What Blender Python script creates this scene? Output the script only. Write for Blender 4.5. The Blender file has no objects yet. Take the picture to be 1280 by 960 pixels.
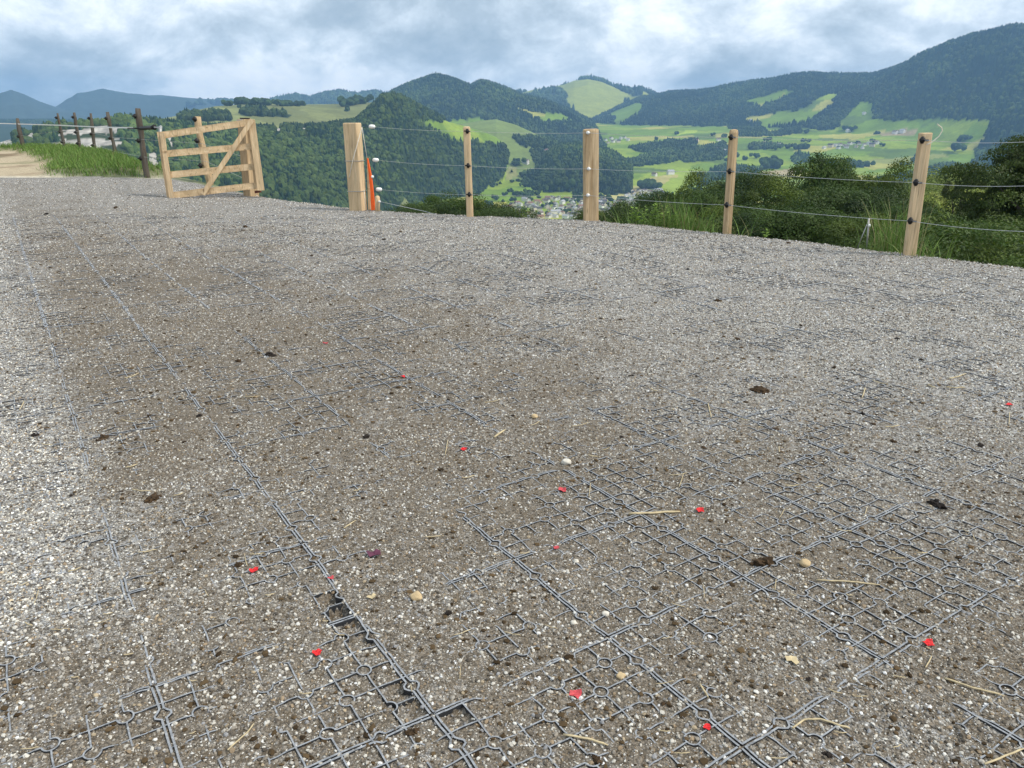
import bpy, bmesh, math, random
import numpy as np
from mathutils import Vector, Matrix

# ------------------------------------------------------------------ camera, sky, sun, exposure
S = bpy.context.scene
COL = S.collection
F, CAMH = 961.0, 1.45                       # focal length in pixels of a 1280 px wide frame, eye height
PIT = math.atan(325 / 961.0)                # camera looks down by this much
cd = bpy.data.cameras.new('camera'); cam = bpy.data.objects.new('camera', cd); COL.objects.link(cam)
cd.sensor_width = 36.0; cd.lens = 36.0 * F / 1280; cd.clip_start = 0.05; cd.clip_end = 80000
cam.location = (0, 0, CAMH); cam.rotation_euler = (math.pi / 2 - PIT, 0, 0)
S.camera = cam
S.render.resolution_x, S.render.resolution_y = 1024, 768
SUN_EL, SUN_AZ = math.radians(50), math.radians(105)      # azimuth clockwise from +Y: to the right, a little behind
SKY_STRENGTH, CLOUD_STRENGTH, SUN_POWER, EXPOSURE = 0.10, 1.26, 2.9, 0.36

def N(nt, typ, **kw):
    n = nt.nodes.new(typ)
    for k, v in kw.items():
        if k == 'inp':
            for kk, vv in v.items(): n.inputs[kk].default_value = vv
        else: setattr(n, k, v)
    return n

def ramp(nt, stops, interp='LINEAR'):
    r = nt.nodes.new('ShaderNodeValToRGB'); cr = r.color_ramp; cr.interpolation = interp
    while len(cr.elements) < len(stops): cr.elements.new(0.5)
    for e, (p, c) in zip(cr.elements, stops):
        e.position = p; e.color = (c[0], c[1], c[2], 1) if hasattr(c, '__len__') else (c, c, c, 1)
    return r

def build_world():
    w = bpy.data.worlds.new('World'); S.world = w; w.use_nodes = True
    nt = w.node_tree; nt.nodes.clear(); L = nt.links.new
    out = N(nt, 'ShaderNodeOutputWorld')
    sky = N(nt, 'ShaderNodeTexSky', sky_type='NISHITA', sun_disc=False, sun_elevation=SUN_EL, sun_rotation=SUN_AZ, altitude=700, air_density=1.0, dust_density=0.6, ozone_density=1.5)
    b1 = N(nt, 'ShaderNodeBackground', inp={'Strength': SKY_STRENGTH}); L(sky.outputs[0], b1.inputs[0])
    tc = N(nt, 'ShaderNodeTexCoord'); sx = N(nt, 'ShaderNodeSeparateXYZ'); L(tc.outputs['Generated'], sx.inputs[0])
    zz = N(nt, 'ShaderNodeMath', operation='MAXIMUM', inp={1: 0.0}); L(sx.outputs[2], zz.inputs[0])
    za = N(nt, 'ShaderNodeMath', operation='ADD', inp={1: 0.55}); L(zz.outputs[0], za.inputs[0])
    dx = N(nt, 'ShaderNodeMath', operation='DIVIDE'); L(sx.outputs[0], dx.inputs[0]); L(za.outputs[0], dx.inputs[1])
    dy = N(nt, 'ShaderNodeMath', operation='DIVIDE'); L(sx.outputs[1], dy.inputs[0]); L(za.outputs[0], dy.inputs[1])
    cb = N(nt, 'ShaderNodeCombineXYZ'); L(dx.outputs[0], cb.inputs[0]); L(dy.outputs[0], cb.inputs[1])
    mp = N(nt, 'ShaderNodeMapping', inp={'Rotation': (0, 0, math.radians(24)), 'Scale': (1.0, 1.0, 1), 'Location': (5.65, 0.35, 0)}); L(cb.outputs[0], mp.inputs[0])
    n1 = N(nt, 'ShaderNodeTexNoise', inp={'Scale': 1.9, 'Detail': 10, 'Roughness': 0.60, 'Distortion': 0.15}); L(mp.outputs[0], n1.inputs[0])
    n2 = N(nt, 'ShaderNodeTexNoise', inp={'Scale': 5.5, 'Detail': 11, 'Roughness': 0.64, 'Distortion': 0.2}); L(mp.outputs[0], n2.inputs[0])
    # brightness of the cloud deck
    mixv = N(nt, 'ShaderNodeMix', data_type='FLOAT', inp={0: 0.45}); L(n1.outputs[0], mixv.inputs[2]); L(n2.outputs[0], mixv.inputs[3])
    cr = ramp(nt, [(0.37, (0.25, 0.32, 0.385)), (0.45, (0.36, 0.43, 0.49)), (0.51, (0.53, 0.60, 0.66)), (0.57, (0.78, 0.82, 0.85)), (0.66, (1.0, 0.99, 0.97))])
    L(mixv.outputs[0], cr.inputs[0])
    b2 = N(nt, 'ShaderNodeBackground', inp={'Strength': CLOUD_STRENGTH}); L(cr.outputs[0], b2.inputs[0])
    n3 = N(nt, 'ShaderNodeTexNoise', inp={'Scale': 1.8, 'Detail': 8, 'Roughness': 0.58, 'Distortion': 0.4})
    mp2 = N(nt, 'ShaderNodeMapping', inp={'Location': (11.3, 5.2, 2.0)}); L(mp.outputs[0], mp2.inputs[0]); L(mp2.outputs[0], n3.inputs[0])
    mk = ramp(nt, [(0.30, 0.6), (0.42, 1.0)]); L(n3.outputs[0], mk.inputs[0])
    ms = N(nt, 'ShaderNodeMixShader'); L(mk.outputs[0], ms.inputs[0]); L(b1.outputs[0], ms.inputs[1]); L(b2.outputs[0], ms.inputs[2])
    L(ms.outputs[0], out.inputs[0])
build_world()
sl = bpy.data.lights.new('sun', 'SUN'); sl.energy = SUN_POWER; sl.angle = math.radians(10); sl.color = (1.0, 0.93, 0.82)
so = bpy.data.objects.new('sun', sl); COL.objects.link(so)
sd = Vector((math.sin(SUN_AZ) * math.cos(SUN_EL), math.cos(SUN_AZ) * math.cos(SUN_EL), math.sin(SUN_EL)))
so.rotation_euler = sd.to_track_quat('Z', 'Y').to_euler(); so.location = sd * 50
vs = S.view_settings; S.display_settings.display_device = 'sRGB'
vs.view_transform = 'Standard'; vs.look = 'None'; vs.exposure = EXPOSURE; vs.gamma = 1.0; vs.use_curve_mapping = False
S.render.engine = 'CYCLES'; S.cycles.use_denoising = True; S.cycles.max_bounces = 6; S.cycles.transparent_max_bounces = 8
S.cycles.volume_bounces = 0; S.cycles.diffuse_bounces = 3

# ------------------------------------------------------------------ helpers
rng = np.random.default_rng(7); random.seed(7)
cP, sP = math.cos(PIT), math.sin(PIT)

def ray(x, y):
    dx = (x - 640) / F; dz = -(y - 480) / F
    return np.array([dx, cP + dz * sP, -sP + dz * cP])
def gnd(x, y, z=0.0):                         # where a pixel's ray meets the height z
    d = ray(x, y); return np.array([0, 0, CAMH]) + d * ((z - CAMH) / d[2])
def pt(x, y, Y):                              # the point of a pixel's ray at the distance Y in front
    d = ray(x, y); return np.array([0, 0, CAMH]) + d * (Y / d[1])
def azel(x, y):
    d = ray(x, y); return math.atan2(d[0], d[1]), math.atan2(d[2], math.hypot(d[0], d[1]))
def project(p):
    p = np.asarray(p, float); q = p - np.array([0, 0, CAMH])
    fw = q[..., 1] * cP - q[..., 2] * sP; up = q[..., 1] * sP + q[..., 2] * cP
    fw = np.where(fw < 1e-3, 1e-3, fw)
    return 640 + F * q[..., 0] / fw, 480 - F * up / fw

def hash2(ix, iy, s):
    h = (ix.astype(np.int64) * 374761393 + iy.astype(np.int64) * 668265263 + s * 1274126177) & 0x7fffffff
    h = ((h ^ (h >> 13)) * 1274126177) & 0x7fffffff
    return ((h ^ (h >> 16)) & 0xffffff) / float(0xffffff)
def vnoise(x, y, s=0):
    x = np.asarray(x, float); y = np.asarray(y, float)
    ix = np.floor(x); iy = np.floor(y); fx = x - ix; fy = y - iy
    fx = fx * fx * (3 - 2 * fx); fy = fy * fy * (3 - 2 * fy)
    a = hash2(ix, iy, s); b = hash2(ix + 1, iy, s); c = hash2(ix, iy + 1, s); d = hash2(ix + 1, iy + 1, s)
    return (a * (1 - fx) + b * fx) * (1 - fy) + (c * (1 - fx) + d * fx) * fy
def fbm(x, y, s=0, o=4):
    t = 0; a = 0.5; n = 0
    for k in range(o):
        t = t + a * vnoise(x * 2 ** k + 17.3 * k, y * 2 ** k + 9.1 * k, s + k); n += a; a *= 0.5
    return t / n
def sstep(a, b, x):
    t = np.clip((np.asarray(x, float) - a) / (b - a), 0, 1); return t * t * (3 - 2 * t)
def inpoly(px, py, poly):
    poly = np.asarray(poly, float); r = np.zeros(px.shape, bool)
    m = (px >= poly[:, 0].min()) & (px <= poly[:, 0].max()) & (py >= poly[:, 1].min()) & (py <= poly[:, 1].max())
    x = px[m]; y = py[m]; c = np.zeros(x.shape, bool); n = len(poly)
    for i in range(n):
        x1, y1 = poly[i]; x2, y2 = poly[(i + 1) % n]
        if y1 == y2: continue
        c ^= ((y1 > y) != (y2 > y)) & (x < (x2 - x1) * (y - y1) / (y2 - y1) + x1)
    r[m] = c; return r

def tag(o, label=None, cat=None, group=None, kind=None):
    if label: o['label'] = label
    if cat: o['category'] = cat
    if group: o['group'] = group
    if kind: o['kind'] = kind
    return o
def link(name, me, mat=None, parent=None, loc=None):
    o = bpy.data.objects.new(name, me); COL.objects.link(o)
    if mat is not None:
        for m in (mat if isinstance(mat, (list, tuple)) else [mat]): me.materials.append(m)
    if parent: o.parent = parent
    if loc is not None: o.location = loc
    return o
def empty(name, loc):
    o = bpy.data.objects.new(name, None); COL.objects.link(o); o.location = loc; o.empty_display_size = 0.1; return o
def copy_tree(o, parent=None):
    c = o.copy(); COL.objects.link(c)
    if parent: c.parent = parent
    for ch in o.children: copy_tree(ch, c)
    return c
def npmesh(name, V, faces, col=None, smooth=False, mi=None):
    """V (n,3); faces: list of int arrays (m,k)."""
    me = bpy.data.meshes.new(name); V = np.ascontiguousarray(V, np.float32)
    me.vertices.add(len(V)); me.vertices.foreach_set('co', V.ravel())
    faces = [np.asarray(f, np.int32) for f in faces if len(f)]
    nl = sum(f.size for f in faces); nf = sum(len(f) for f in faces)
    me.loops.add(nl); me.loops.foreach_set('vertex_index', np.concatenate([f.ravel() for f in faces]))
    st = []; b = 0
    for f in faces:
        st.append(b + np.arange(len(f)) * f.shape[1]); b += f.size
    me.polygons.add(nf); me.polygons.foreach_set('loop_start', np.concatenate(st).astype(np.int32))
    me.polygons.foreach_set('use_smooth', np.full(nf, smooth, bool))
    if mi is not None: me.polygons.foreach_set('material_index', np.asarray(mi, np.int32))
    me.update(calc_edges=True)
    if col is not None:
        ca = me.color_attributes.new('Col', 'FLOAT_COLOR', 'POINT')
        c4 = np.ones((len(V), 4), np.float32); c4[:, :3] = col; ca.data.foreach_set('color', c4.ravel())
    return me
def bm_mesh(name, bm, smooth=False):
    me = bpy.data.meshes.new(name); bm.to_mesh(me); bm.free()
    if smooth:
        for p in me.polygons: p.use_smooth = True
    return me
def frame(p, q, hint=(0, 1, 0)):
    d = Vector(q) - Vector(p); L = d.length; z = d.normalized(); h = Vector(hint)
    x = h.cross(z)
    if x.length < 1e-4: x = Vector((1, 0, 0)).cross(z)
    x.normalize(); y = z.cross(x)
    return x, y, z, L
def bar(bm, p, q, w, d, hint=(0, 1, 0), bev=0.004, taper=1.0, seg=1):
    """bevelled box from p to q; w across (perpendicular to hint), d along hint."""
    x, y, z, L = frame(p, q, hint); n0 = len(bm.verts)
    r = bmesh.ops.create_cube(bm, size=1.0); vs_ = r['verts']
    for v in vs_:
        k = taper if v.co.z > 0 else 1.0
        v.co = Vector(p) + x * (v.co.x * w * k) + y * (v.co.y * d * k) + z * ((v.co.z + 0.5) * L)
    if bev:
        es = list({e for v in vs_ for e in v.link_edges})
        bmesh.ops.bevel(bm, geom=es, offset=bev, segments=2, affect='EDGES', profile=0.6)
def tube(bm, pts, radii, n=8, cap=True):
    pts = [Vector(p) for p in pts]
    if not hasattr(radii, '__len__'): radii = [radii] * len(pts)
    rings = []
    for i, p in enumerate(pts):
        a = pts[max(i - 1, 0)]; b = pts[min(i + 1, len(pts) - 1)]
        x, y, z, L = frame(a, b, (0.13, 0.97, 0.2))
        rings.append([bm.verts.new(p + (x * math.cos(t) + y * math.sin(t)) * radii[i]) for t in [2 * math.pi * k / n for k in range(n)]])
    for a, b in zip(rings[:-1], rings[1:]):
        for k in range(n): bm.faces.new((a[k], a[(k + 1) % n], b[(k + 1) % n], b[k]))
    if cap:
        bm.faces.new(rings[0][::-1]); bm.faces.new(rings[-1])
def blob_bm(bm, c, s, sub=2, amp=0.2, seed=0, fr=1.5):
    from mathutils import noise
    r = bmesh.ops.create_icosphere(bm, subdivisions=sub, radius=1.0)
    for v in r['verts']:
        k = 1 + amp * noise.noise(v.co * fr + Vector((seed * 3.7, seed * 1.3, seed)))
        v.co = Vector(c) + Vector((v.co.x * s[0], v.co.y * s[1], v.co.z * s[2])) * k

# ------------------------------------------------------------------ materials
def mat(name):
    m = bpy.data.materials.new(name); m.use_nodes = True; nt = m.node_tree
    b = nt.nodes['Principled BSDF']; return m, nt, b, nt.links.new
def simple(name, c, rough=0.7, var=0.15, scale=30, spec=0.3, metal=0):
    m, nt, b, L = mat(name)
    tc = N(nt, 'ShaderNodeTexCoord'); n = N(nt, 'ShaderNodeTexNoise', inp={'Scale': scale, 'Detail': 5}); L(tc.outputs['Object'], n.inputs[0])
    r = ramp(nt, [(0.3, tuple(x * (1 - var) for x in c)), (0.7, tuple(min(1, x * (1 + var)) for x in c))]); L(n.outputs[0], r.inputs[0])
    L(r.outputs[0], b.inputs['Base Color']); b.inputs['Roughness'].default_value = rough; b.inputs['Specular IOR Level'].default_value = spec
    b.inputs['Metallic'].default_value = metal
    return m
def wood(name, light, dark, knots=True, grey=None, gscale=1.0):
    m, nt, b, L = mat(name)
    tc = N(nt, 'ShaderNodeTexCoord')
    oi = N(nt, 'ShaderNodeObjectInfo')
    ad = N(nt, 'ShaderNodeVectorMath', operation='ADD'); L(tc.outputs['Generated'], ad.inputs[0])
    sc = N(nt, 'ShaderNodeVectorMath', operation='SCALE', inp={'Scale': 7.0}); cb = N(nt, 'ShaderNodeCombineXYZ')
    L(oi.outputs['Random'], cb.inputs[0]); L(oi.outputs['Random'], cb.inputs[1]); L(oi.outputs['Random'], cb.inputs[2]); L(cb.outputs[0], sc.inputs[0]); L(sc.outputs[0], ad.inputs[1])
    mp = N(nt, 'ShaderNodeMapping', inp={'Scale': (5 * gscale, 5 * gscale, 0.7)}); L(ad.outputs[0], mp.inputs[0])
    n = N(nt, 'ShaderNodeTexNoise', inp={'Scale': 2.2, 'Detail': 8, 'Roughness': 0.65, 'Distortion': 1.2}); L(mp.outputs[0], n.inputs[0])
    r = ramp(nt, [(0.30, dark), (0.48, tuple((a + c) / 2 for a, c in zip(light, dark))), (0.62, light)]); L(n.outputs[0], r.inputs[0])
    col = r.outputs[0]
    # drying cracks along the grain
    mp2 = N(nt, 'ShaderNodeMapping', inp={'Scale': (6 * gscale, 6 * gscale, 0.35)}); L(ad.outputs[0], mp2.inputs[0])
    n2 = N(nt, 'ShaderNodeTexNoise', inp={'Scale': 1.3, 'Detail': 3, 'Distortion': 0.4}); L(mp2.outputs[0], n2.inputs[0])
    cr = ramp(nt, [(0.485, 0.0), (0.50, 1.0), (0.515, 0.0)]); L(n2.outputs[0], cr.inputs[0])
    mx = N(nt, 'ShaderNodeMix', data_type='RGBA'); mm = N(nt, 'ShaderNodeMath', operation='MULTIPLY', inp={1: 0.55}); L(cr.outputs[0], mm.inputs[0])
    L(mm.outputs[0], mx.inputs[0]); L(col, mx.inputs[6]); mx.inputs[7].default_value = tuple(c * 0.3 for c in dark) + (1,); col = mx.outputs[2]
    if grey:
        n3 = N(nt, 'ShaderNodeTexNoise', inp={'Scale': 3.0, 'Detail': 4}); L(ad.outputs[0], n3.inputs[0])
        r3 = ramp(nt, [(0.35, 0), (0.6, 1)]); L(n3.outputs[0], r3.inputs[0])
        m2 = N(nt, 'ShaderNodeMix', data_type='RGBA'); L(r3.outputs[0], m2.inputs[0]); L(col, m2.inputs[6]); m2.inputs[7].default_value = grey + (1,); col = m2.outputs[2]
    mpk = N(nt, 'ShaderNodeMapping', inp={'Scale': (2.2, 2.2, 1.3)}); L(ad.outputs[0], mpk.inputs[0])
    vk = N(nt, 'ShaderNodeTexVoronoi', inp={'Scale': 2.4}); L(mpk.outputs[0], vk.inputs['Vector']); rk = ramp(nt, [(0.05, 0.8), (0.13, 0.0)]); L(vk.outputs['Distance'], rk.inputs[0])
    mk_ = N(nt, 'ShaderNodeMix', data_type='RGBA'); L(rk.outputs[0], mk_.inputs[0]); L(col, mk_.inputs[6]); mk_.inputs[7].default_value = tuple(c * 0.35 for c in dark) + (1,); col = mk_.outputs[2]
    ns = N(nt, 'ShaderNodeTexNoise', inp={'Scale': 2.6, 'Detail': 5, 'Roughness': 0.6}); L(ad.outputs[0], ns.inputs[0]); rs = ramp(nt, [(0.35, 0.72), (0.6, 1.0)]); L(ns.outputs[0], rs.inputs[0])
    m5 = N(nt, 'ShaderNodeMix', data_type='RGBA', blend_type='MULTIPLY', inp={0: 1.0}); L(col, m5.inputs[6]); L(rs.outputs[0], m5.inputs[7]); col = m5.outputs[2]
    L(col, b.inputs['Base Color']); b.inputs['Roughness'].default_value = 0.75; b.inputs['Specular IOR Level'].default_value = 0.25
    bp = N(nt, 'ShaderNodeBump', inp={'Strength': 0.35, 'Distance': 0.01}); L(n.outputs[0], bp.inputs['Height']); L(bp.outputs[0], b.inputs['Normal'])
    return m
def vcol(name, rough=0.85, noise=None, spec=0.2, trans=0.0, bump=None):
    m, nt, b, L = mat(name)
    a = N(nt, 'ShaderNodeVertexColor', layer_name='Col'); col = a.outputs[0]
    if noise:
        tc = N(nt, 'ShaderNodeTexCoord')
        for sc, lo, hi in noise:
            n = N(nt, 'ShaderNodeTexNoise', inp={'Scale': sc, 'Detail': 5, 'Roughness': 0.6}); L(tc.outputs['Object'], n.inputs[0])
            r = ramp(nt, [(0.3, lo), (0.7, hi)]); L(n.outputs[0], r.inputs[0])
            mx = N(nt, 'ShaderNodeMix', data_type='RGBA', blend_type='MULTIPLY', inp={0: 1.0}); L(col, mx.inputs[6]); L(r.outputs[0], mx.inputs[7]); col = mx.outputs[2]
        if bump:
            bp = N(nt, 'ShaderNodeBump', inp={'Strength': bump, 'Distance': 1.0}); L(n.outputs[0], bp.inputs['Height']); L(bp.outputs[0], b.inputs['Normal'])
    L(col, b.inputs['Base Color']); b.inputs['Roughness'].default_value = rough; b.inputs['Specular IOR Level'].default_value = spec
    if trans:
        tr = N(nt, 'ShaderNodeBsdfTranslucent'); L(col, tr.inputs[0]); ms = N(nt, 'ShaderNodeMixShader', inp={0: trans})
        out = nt.nodes['Material Output']; L(b.outputs[0], ms.inputs[1]); L(tr.outputs[0], ms.inputs[2]); L(ms.outputs[0], out.inputs[0])
    return m
M = {}
M['pine'] = wood('fresh_pine', (0.76, 0.58, 0.37), (0.58, 0.40, 0.22))
M['pine_post'] = wood('pine_post', (0.64, 0.48, 0.30), (0.40, 0.26, 0.13))
M['oldwood'] = wood('weathered_wood', (0.15, 0.115, 0.08), (0.045, 0.034, 0.025), grey=(0.115, 0.105, 0.09))
M['black'] = simple('black_plastic', (0.010, 0.010, 0.011), 0.45)
M['white'] = simple('white_porcelain', (0.75, 0.75, 0.73), 0.25, 0.05, spec=0.5)
M['wire'] = simple('galvanised_wire', (0.50, 0.52, 0.53), 0.45, 0.1, metal=0.3)
M['string'] = simple('pale_cord', (0.62, 0.58, 0.50), 0.9)
M['tape'] = simple('white_tape', (0.78, 0.76, 0.74), 0.7)
M['orange'] = simple('orange_plastic', (0.85, 0.13, 0.02), 0.5, 0.1)
M['steel'] = simple('zinc_steel', (0.40, 0.40, 0.39), 0.5, 0.2, metal=0.6)
M['rust'] = simple('rusty_steel', (0.16, 0.05, 0.035), 0.7, 0.3)
M['leaf'] = vcol('leaves', 0.6, trans=0.3, spec=0.3)
M['bark'] = simple('bark', (0.055, 0.045, 0.035), 0.9, 0.4, 6)
M['forest'] = vcol('forest_crowns', 0.9, spec=0.05)
M['terrain'] = vcol('terrain', 0.95, noise=[(0.012, 0.82, 1.16), (0.09, 0.8, 1.18)], spec=0.05)

# ------------------------------------------------------------------ the yard: outline and height
EDGE = [(16, -10), (13, -2), (9.4, 3.2), (7.4, 5.8), (5.44, 8.14), (4.67, 9.06), (3.02, 10.86), (1.28, 12.5), (-0.71, 13.1), (-2.76, 14.1), (-5.16, 16.45),
        (-7.4, 18.6), (-9.5, 20.0), (-11.5, 23.0), (-14.3, 27.6), (-17.5, 32.2), (-20.0, 35), (-26, 37.5), (-46, 39), (-46, -10)]
def edge_dist(x, y):
    """signed distance to the yard's edge, positive outside."""
    x = np.asarray(x, float); y = np.asarray(y, float); best = np.full(x.shape, 1e18)
    P = EDGE; n = len(P)
    for i in range(n):
        ax, ay = P[i]; bx, by = P[(i + 1) % n]; dx, dy = bx - ax, by - ay
        t = np.clip(((x - ax) * dx + (y - ay) * dy) / (dx * dx + dy * dy), 0, 1)
        best = np.minimum(best, (x - ax - t * dx) ** 2 + (y - ay - t * dy) ** 2)
    ins = inpoly(x, y, P); d = np.sqrt(best)
    return np.where(ins, -d, d)
def yard_z(x, y):
    w = sstep(-4.5, -9.5, x)
    return 0.42 * (1 - np.exp(-np.maximum(0, np.asarray(y, float) - 14.2) / 5.5)) * w + 0.02 * (fbm(np.asarray(x) * 0.7, np.asarray(y) * 0.7, 3, 2) - 0.5)
def yz(x, y): return float(yard_z(np.array([x], float), np.array([y], float))[0])

# plastic grid set in the gravel: panel axes
GA = math.radians(-57.0); UX, UY = math.cos(GA), math.sin(GA); NX, NY = -UY, UX     # u along, s across
U0, DU, S0, DS = -1.46, 0.51, 0.12, 0.585
NU, NS = 6, 7
def us(x, y): return x * UX + y * UY, x * NX + y * NY
def open_cells(u, s):
    """how deep the gravel is missing from a few cells beside one panel joint."""
    line = S0 + DS
    cs = DS / NS
    def cell(u0, u1, s0, s1, m=0.006):
        return sstep(u0 + 0.002, u0 + 0.002 + m, u) * (1 - sstep(u1 - m - 0.002, u1 - 0.002, u)) * sstep(s0 + 0.002, s0 + m + 0.002, s) * (1 - sstep(s1 - m - 0.002, s1 - 0.002, s))
    du = DU / NU; z = 0 * u
    ub = U0 - DU
    z = z + 0.030 * cell(ub - 1.0 * du, ub + 0.0 * du, line - cs, line - 0.008)
    z = z + 0.026 * cell(ub - 2.0 * du, ub - 1.0 * du, line - cs, line - 0.008)
    z = z + 0.016 * cell(ub + 0.0 * du, ub + 1.0 * du, line - cs, line - 0.008)
    z = z + 0.010 * cell(ub + 1 * du, ub + 2 * du, line - cs, line - 0.008)
    z = z + 0.016 * cell(ub + 4 * du, ub + 5 * du, line - cs, line - 0.008)
    z = z + 0.012 * cell(ub + 5 * du, ub + 6 * du, line - cs, line - 0.008)
    z = z + 0.012 * cell(ub + 6 * du, ub + 7 * du, line + 0.008, line + cs)
    return z
def dirt(x, y):
    """0 clean grey gravel .. 1 brown dirt between the stones (a real stain on the ground)."""
    b = fbm(x * 0.55 + 3, y * 0.4 + 1, 11, 3)
    f = fbm(x * 3.0, y * 2.6, 21, 4)
    u, s = us(x, y)
    left = sstep(2.6, 0.7, s - 0.10 * y) * 0.38             # browner strip on the left
    pale = sstep(0.10, -0.10, s + 0.2 * (fbm(x * 2, y * 2, 5, 3) - 0.5)) * sstep(1.7, 2.3, y)   # swept pale strip at far left
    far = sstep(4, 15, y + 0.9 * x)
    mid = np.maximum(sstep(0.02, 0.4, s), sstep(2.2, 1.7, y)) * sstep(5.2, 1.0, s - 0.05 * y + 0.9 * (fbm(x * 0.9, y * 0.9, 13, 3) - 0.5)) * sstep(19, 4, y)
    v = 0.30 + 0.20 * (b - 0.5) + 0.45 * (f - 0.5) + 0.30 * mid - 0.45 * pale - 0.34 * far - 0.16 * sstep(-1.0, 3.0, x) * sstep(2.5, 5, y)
    return np.clip(v, 0, 1)
def ground_z(x, y):
    u, s = us(x, y); d = edge_dist(x, y) + 0.12 * (fbm(x * 3, y * 3, 41, 2) - 0.5)
    near = sstep(9, 4, y)
    z = yard_z(x, y) + near * (0.010 * (fbm(x * 9, y * 9, 31, 3) - 0.5) + 0.004 * (vnoise(x * 60, y * 60, 33) - 0.5) - open_cells(u, s))
    return z - np.where(d > 0, 0.35 * d + 0.5 * d * d, 0), d

def build_yard():
    def grow(a, step, end, g):
        r = [a]
        while r[-1] < end: r.append(r[-1] + step); step *= g
        return r
    xp = grow(0, 0.0, 0, 1); core = list(np.arange(-2.0, 2.0, 0.014))
    right = grow(2.0, 0.015, 15, 1.022); left = [-v for v in grow(2.0, 0.015, 30, 1.022)][::-1]
    xs = np.array(left[:-1] + core + right); ys = np.array(list(np.arange(-1.5, 1.2, 0.1)) + list(np.arange(1.2, 3.0, 0.0125)) + grow(3.0, 0.0125, 24, 1.016))
    X, Y = np.meshgrid(xs, ys); Z, D = ground_z(X, Y)
    V = np.stack([X, Y, Z], -1).reshape(-1, 3); nx, ny = len(xs), len(ys)
    i = (np.arange(ny - 1)[:, None] * nx + np.arange(nx - 1)[None, :]).ravel()
    Fq = np.stack([i, i + 1, i + 1 + nx, i + nx], -1)
    back = Y > 19.15 + 0.25 * (X + 9) * 0 + 0.35 * (fbm(X * 1.2, Y * 0, 51, 3) - 0.5)
    bad = ((D > 0.9) | back).ravel()
    Fq = Fq[~bad[Fq].any(1)]
    used = np.zeros(len(V), bool); used[Fq.ravel()] = True; idx = np.cumsum(used) - 1
    Df = D.ravel()
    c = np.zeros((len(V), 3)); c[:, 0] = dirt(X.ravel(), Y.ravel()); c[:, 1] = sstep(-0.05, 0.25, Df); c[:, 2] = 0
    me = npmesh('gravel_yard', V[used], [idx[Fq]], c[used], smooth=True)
    m, nt, b, L = mat('gravel')
    tc = N(nt, 'ShaderNodeTexCoord'); at = N(nt, 'ShaderNodeVertexColor', layer_name='Col'); sp = N(nt, 'ShaderNodeSeparateColor'); L(at.outputs[0], sp.inputs[0])
    stones = [(0.0, (0.03, 0.026, 0.022)), (0.14, (0.10, 0.088, 0.072)), (0.32, (0.235, 0.225, 0.205)), (0.50, (0.39, 0.38, 0.36)), (0.62, (0.29, 0.225, 0.155)), (0.72, (0.50, 0.49, 0.465)), (0.86, (0.33, 0.34, 0.355)), (1.0, (0.74, 0.73, 0.70))]
    cols = []; hs = []
    for k, sc in enumerate((150.0, 75.0, 34.0)):
        v = N(nt, 'ShaderNodeTexVoronoi', feature='F1', inp={'Scale': sc, 'Randomness': 1.0}); L(tc.outputs['Object'], v.inputs['Vector'])
        hs.append(v.outputs['Distance'])
        sc_ = N(nt, 'ShaderNodeSeparateColor'); L(v.outputs['Color'], sc_.inputs[0])
        r = ramp(nt, stones); L(sc_.outputs[0], r.inputs[0]); cols.append(r.outputs[0])
    nz = N(nt, 'ShaderNodeTexNoise', inp={'Scale': 22, 'Detail': 3}); L(tc.outputs['Object'], nz.inputs[0])
    rz = ramp(nt, [(0.42, 0), (0.55, 1)]); L(nz.outputs[0], rz.inputs[0])
    m1 = N(nt, 'ShaderNodeMix', data_type='RGBA'); L(rz.outputs[0], m1.inputs[0]); L(cols[0], m1.inputs[6]); L(cols[1], m1.inputs[7])
    m1b = N(nt, 'ShaderNodeMix', data_type='RGBA', inp={0: 0.30}); L(m1.outputs[2], m1b.inputs[6]); L(cols[2], m1b.inputs[7])
    # dirt
    nd = N(nt, 'ShaderNodeTexNoise', inp={'Scale': 60, 'Detail': 6, 'Roughness': 0.7}); L(tc.outputs['Object'], nd.inputs[0])
    rd = ramp(nt, [(0.25, (0.07, 0.053, 0.034)), (0.75, (0.25, 0.20, 0.14))]); L(nd.outputs[0], rd.inputs[0])
    nm = N(nt, 'ShaderNodeTexNoise', inp={'Scale': 90, 'Detail': 4, 'Roughness': 0.65}); L(tc.outputs['Object'], nm.inputs[0])
    su = N(nt, 'ShaderNodeMath', operation='ADD'); L(nm.outputs[0], su.inputs[0]); L(sp.outputs[0], su.inputs[1])
    rm = ramp(nt, [(0.60, 0.0), (1.0, 0.5), (1.35, 0.85)]); 
    nc = N(nt, 'ShaderNodeTexNoise', inp={'Scale': 26, 'Detail': 8, 'Roughness': 0.72}); L(tc.outputs['Object'], nc.inputs[0])
    su2 = N(nt, 'ShaderNodeMath', operation='MULTIPLY_ADD', inp={1: 0.55}); L(sp.outputs[0], su2.inputs[0]); L(nc.outputs[0], su2.inputs[2])
    mr = N(nt, 'ShaderNodeMapRange', inp={1: 0.65, 2: 0.82, 3: 0.0, 4: 0.78}); L(su2.outputs[0], mr.inputs[0])
    m2 = N(nt, 'ShaderNodeMix', data_type='RGBA'); L(mr.outputs[0], m2.inputs[0]); L(m1b.outputs[2], m2.inputs[6]); L(rd.outputs[0], m2.inputs[7])
    # shade painted dark into the gaps between stones, then soil where the bank begins
    gap_shade = N(nt, 'ShaderNodeMapRange', inp={1: 0.42, 2: 0.62, 3: 0.0, 4: 0.5}); L(hs[0], gap_shade.inputs[0])
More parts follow.
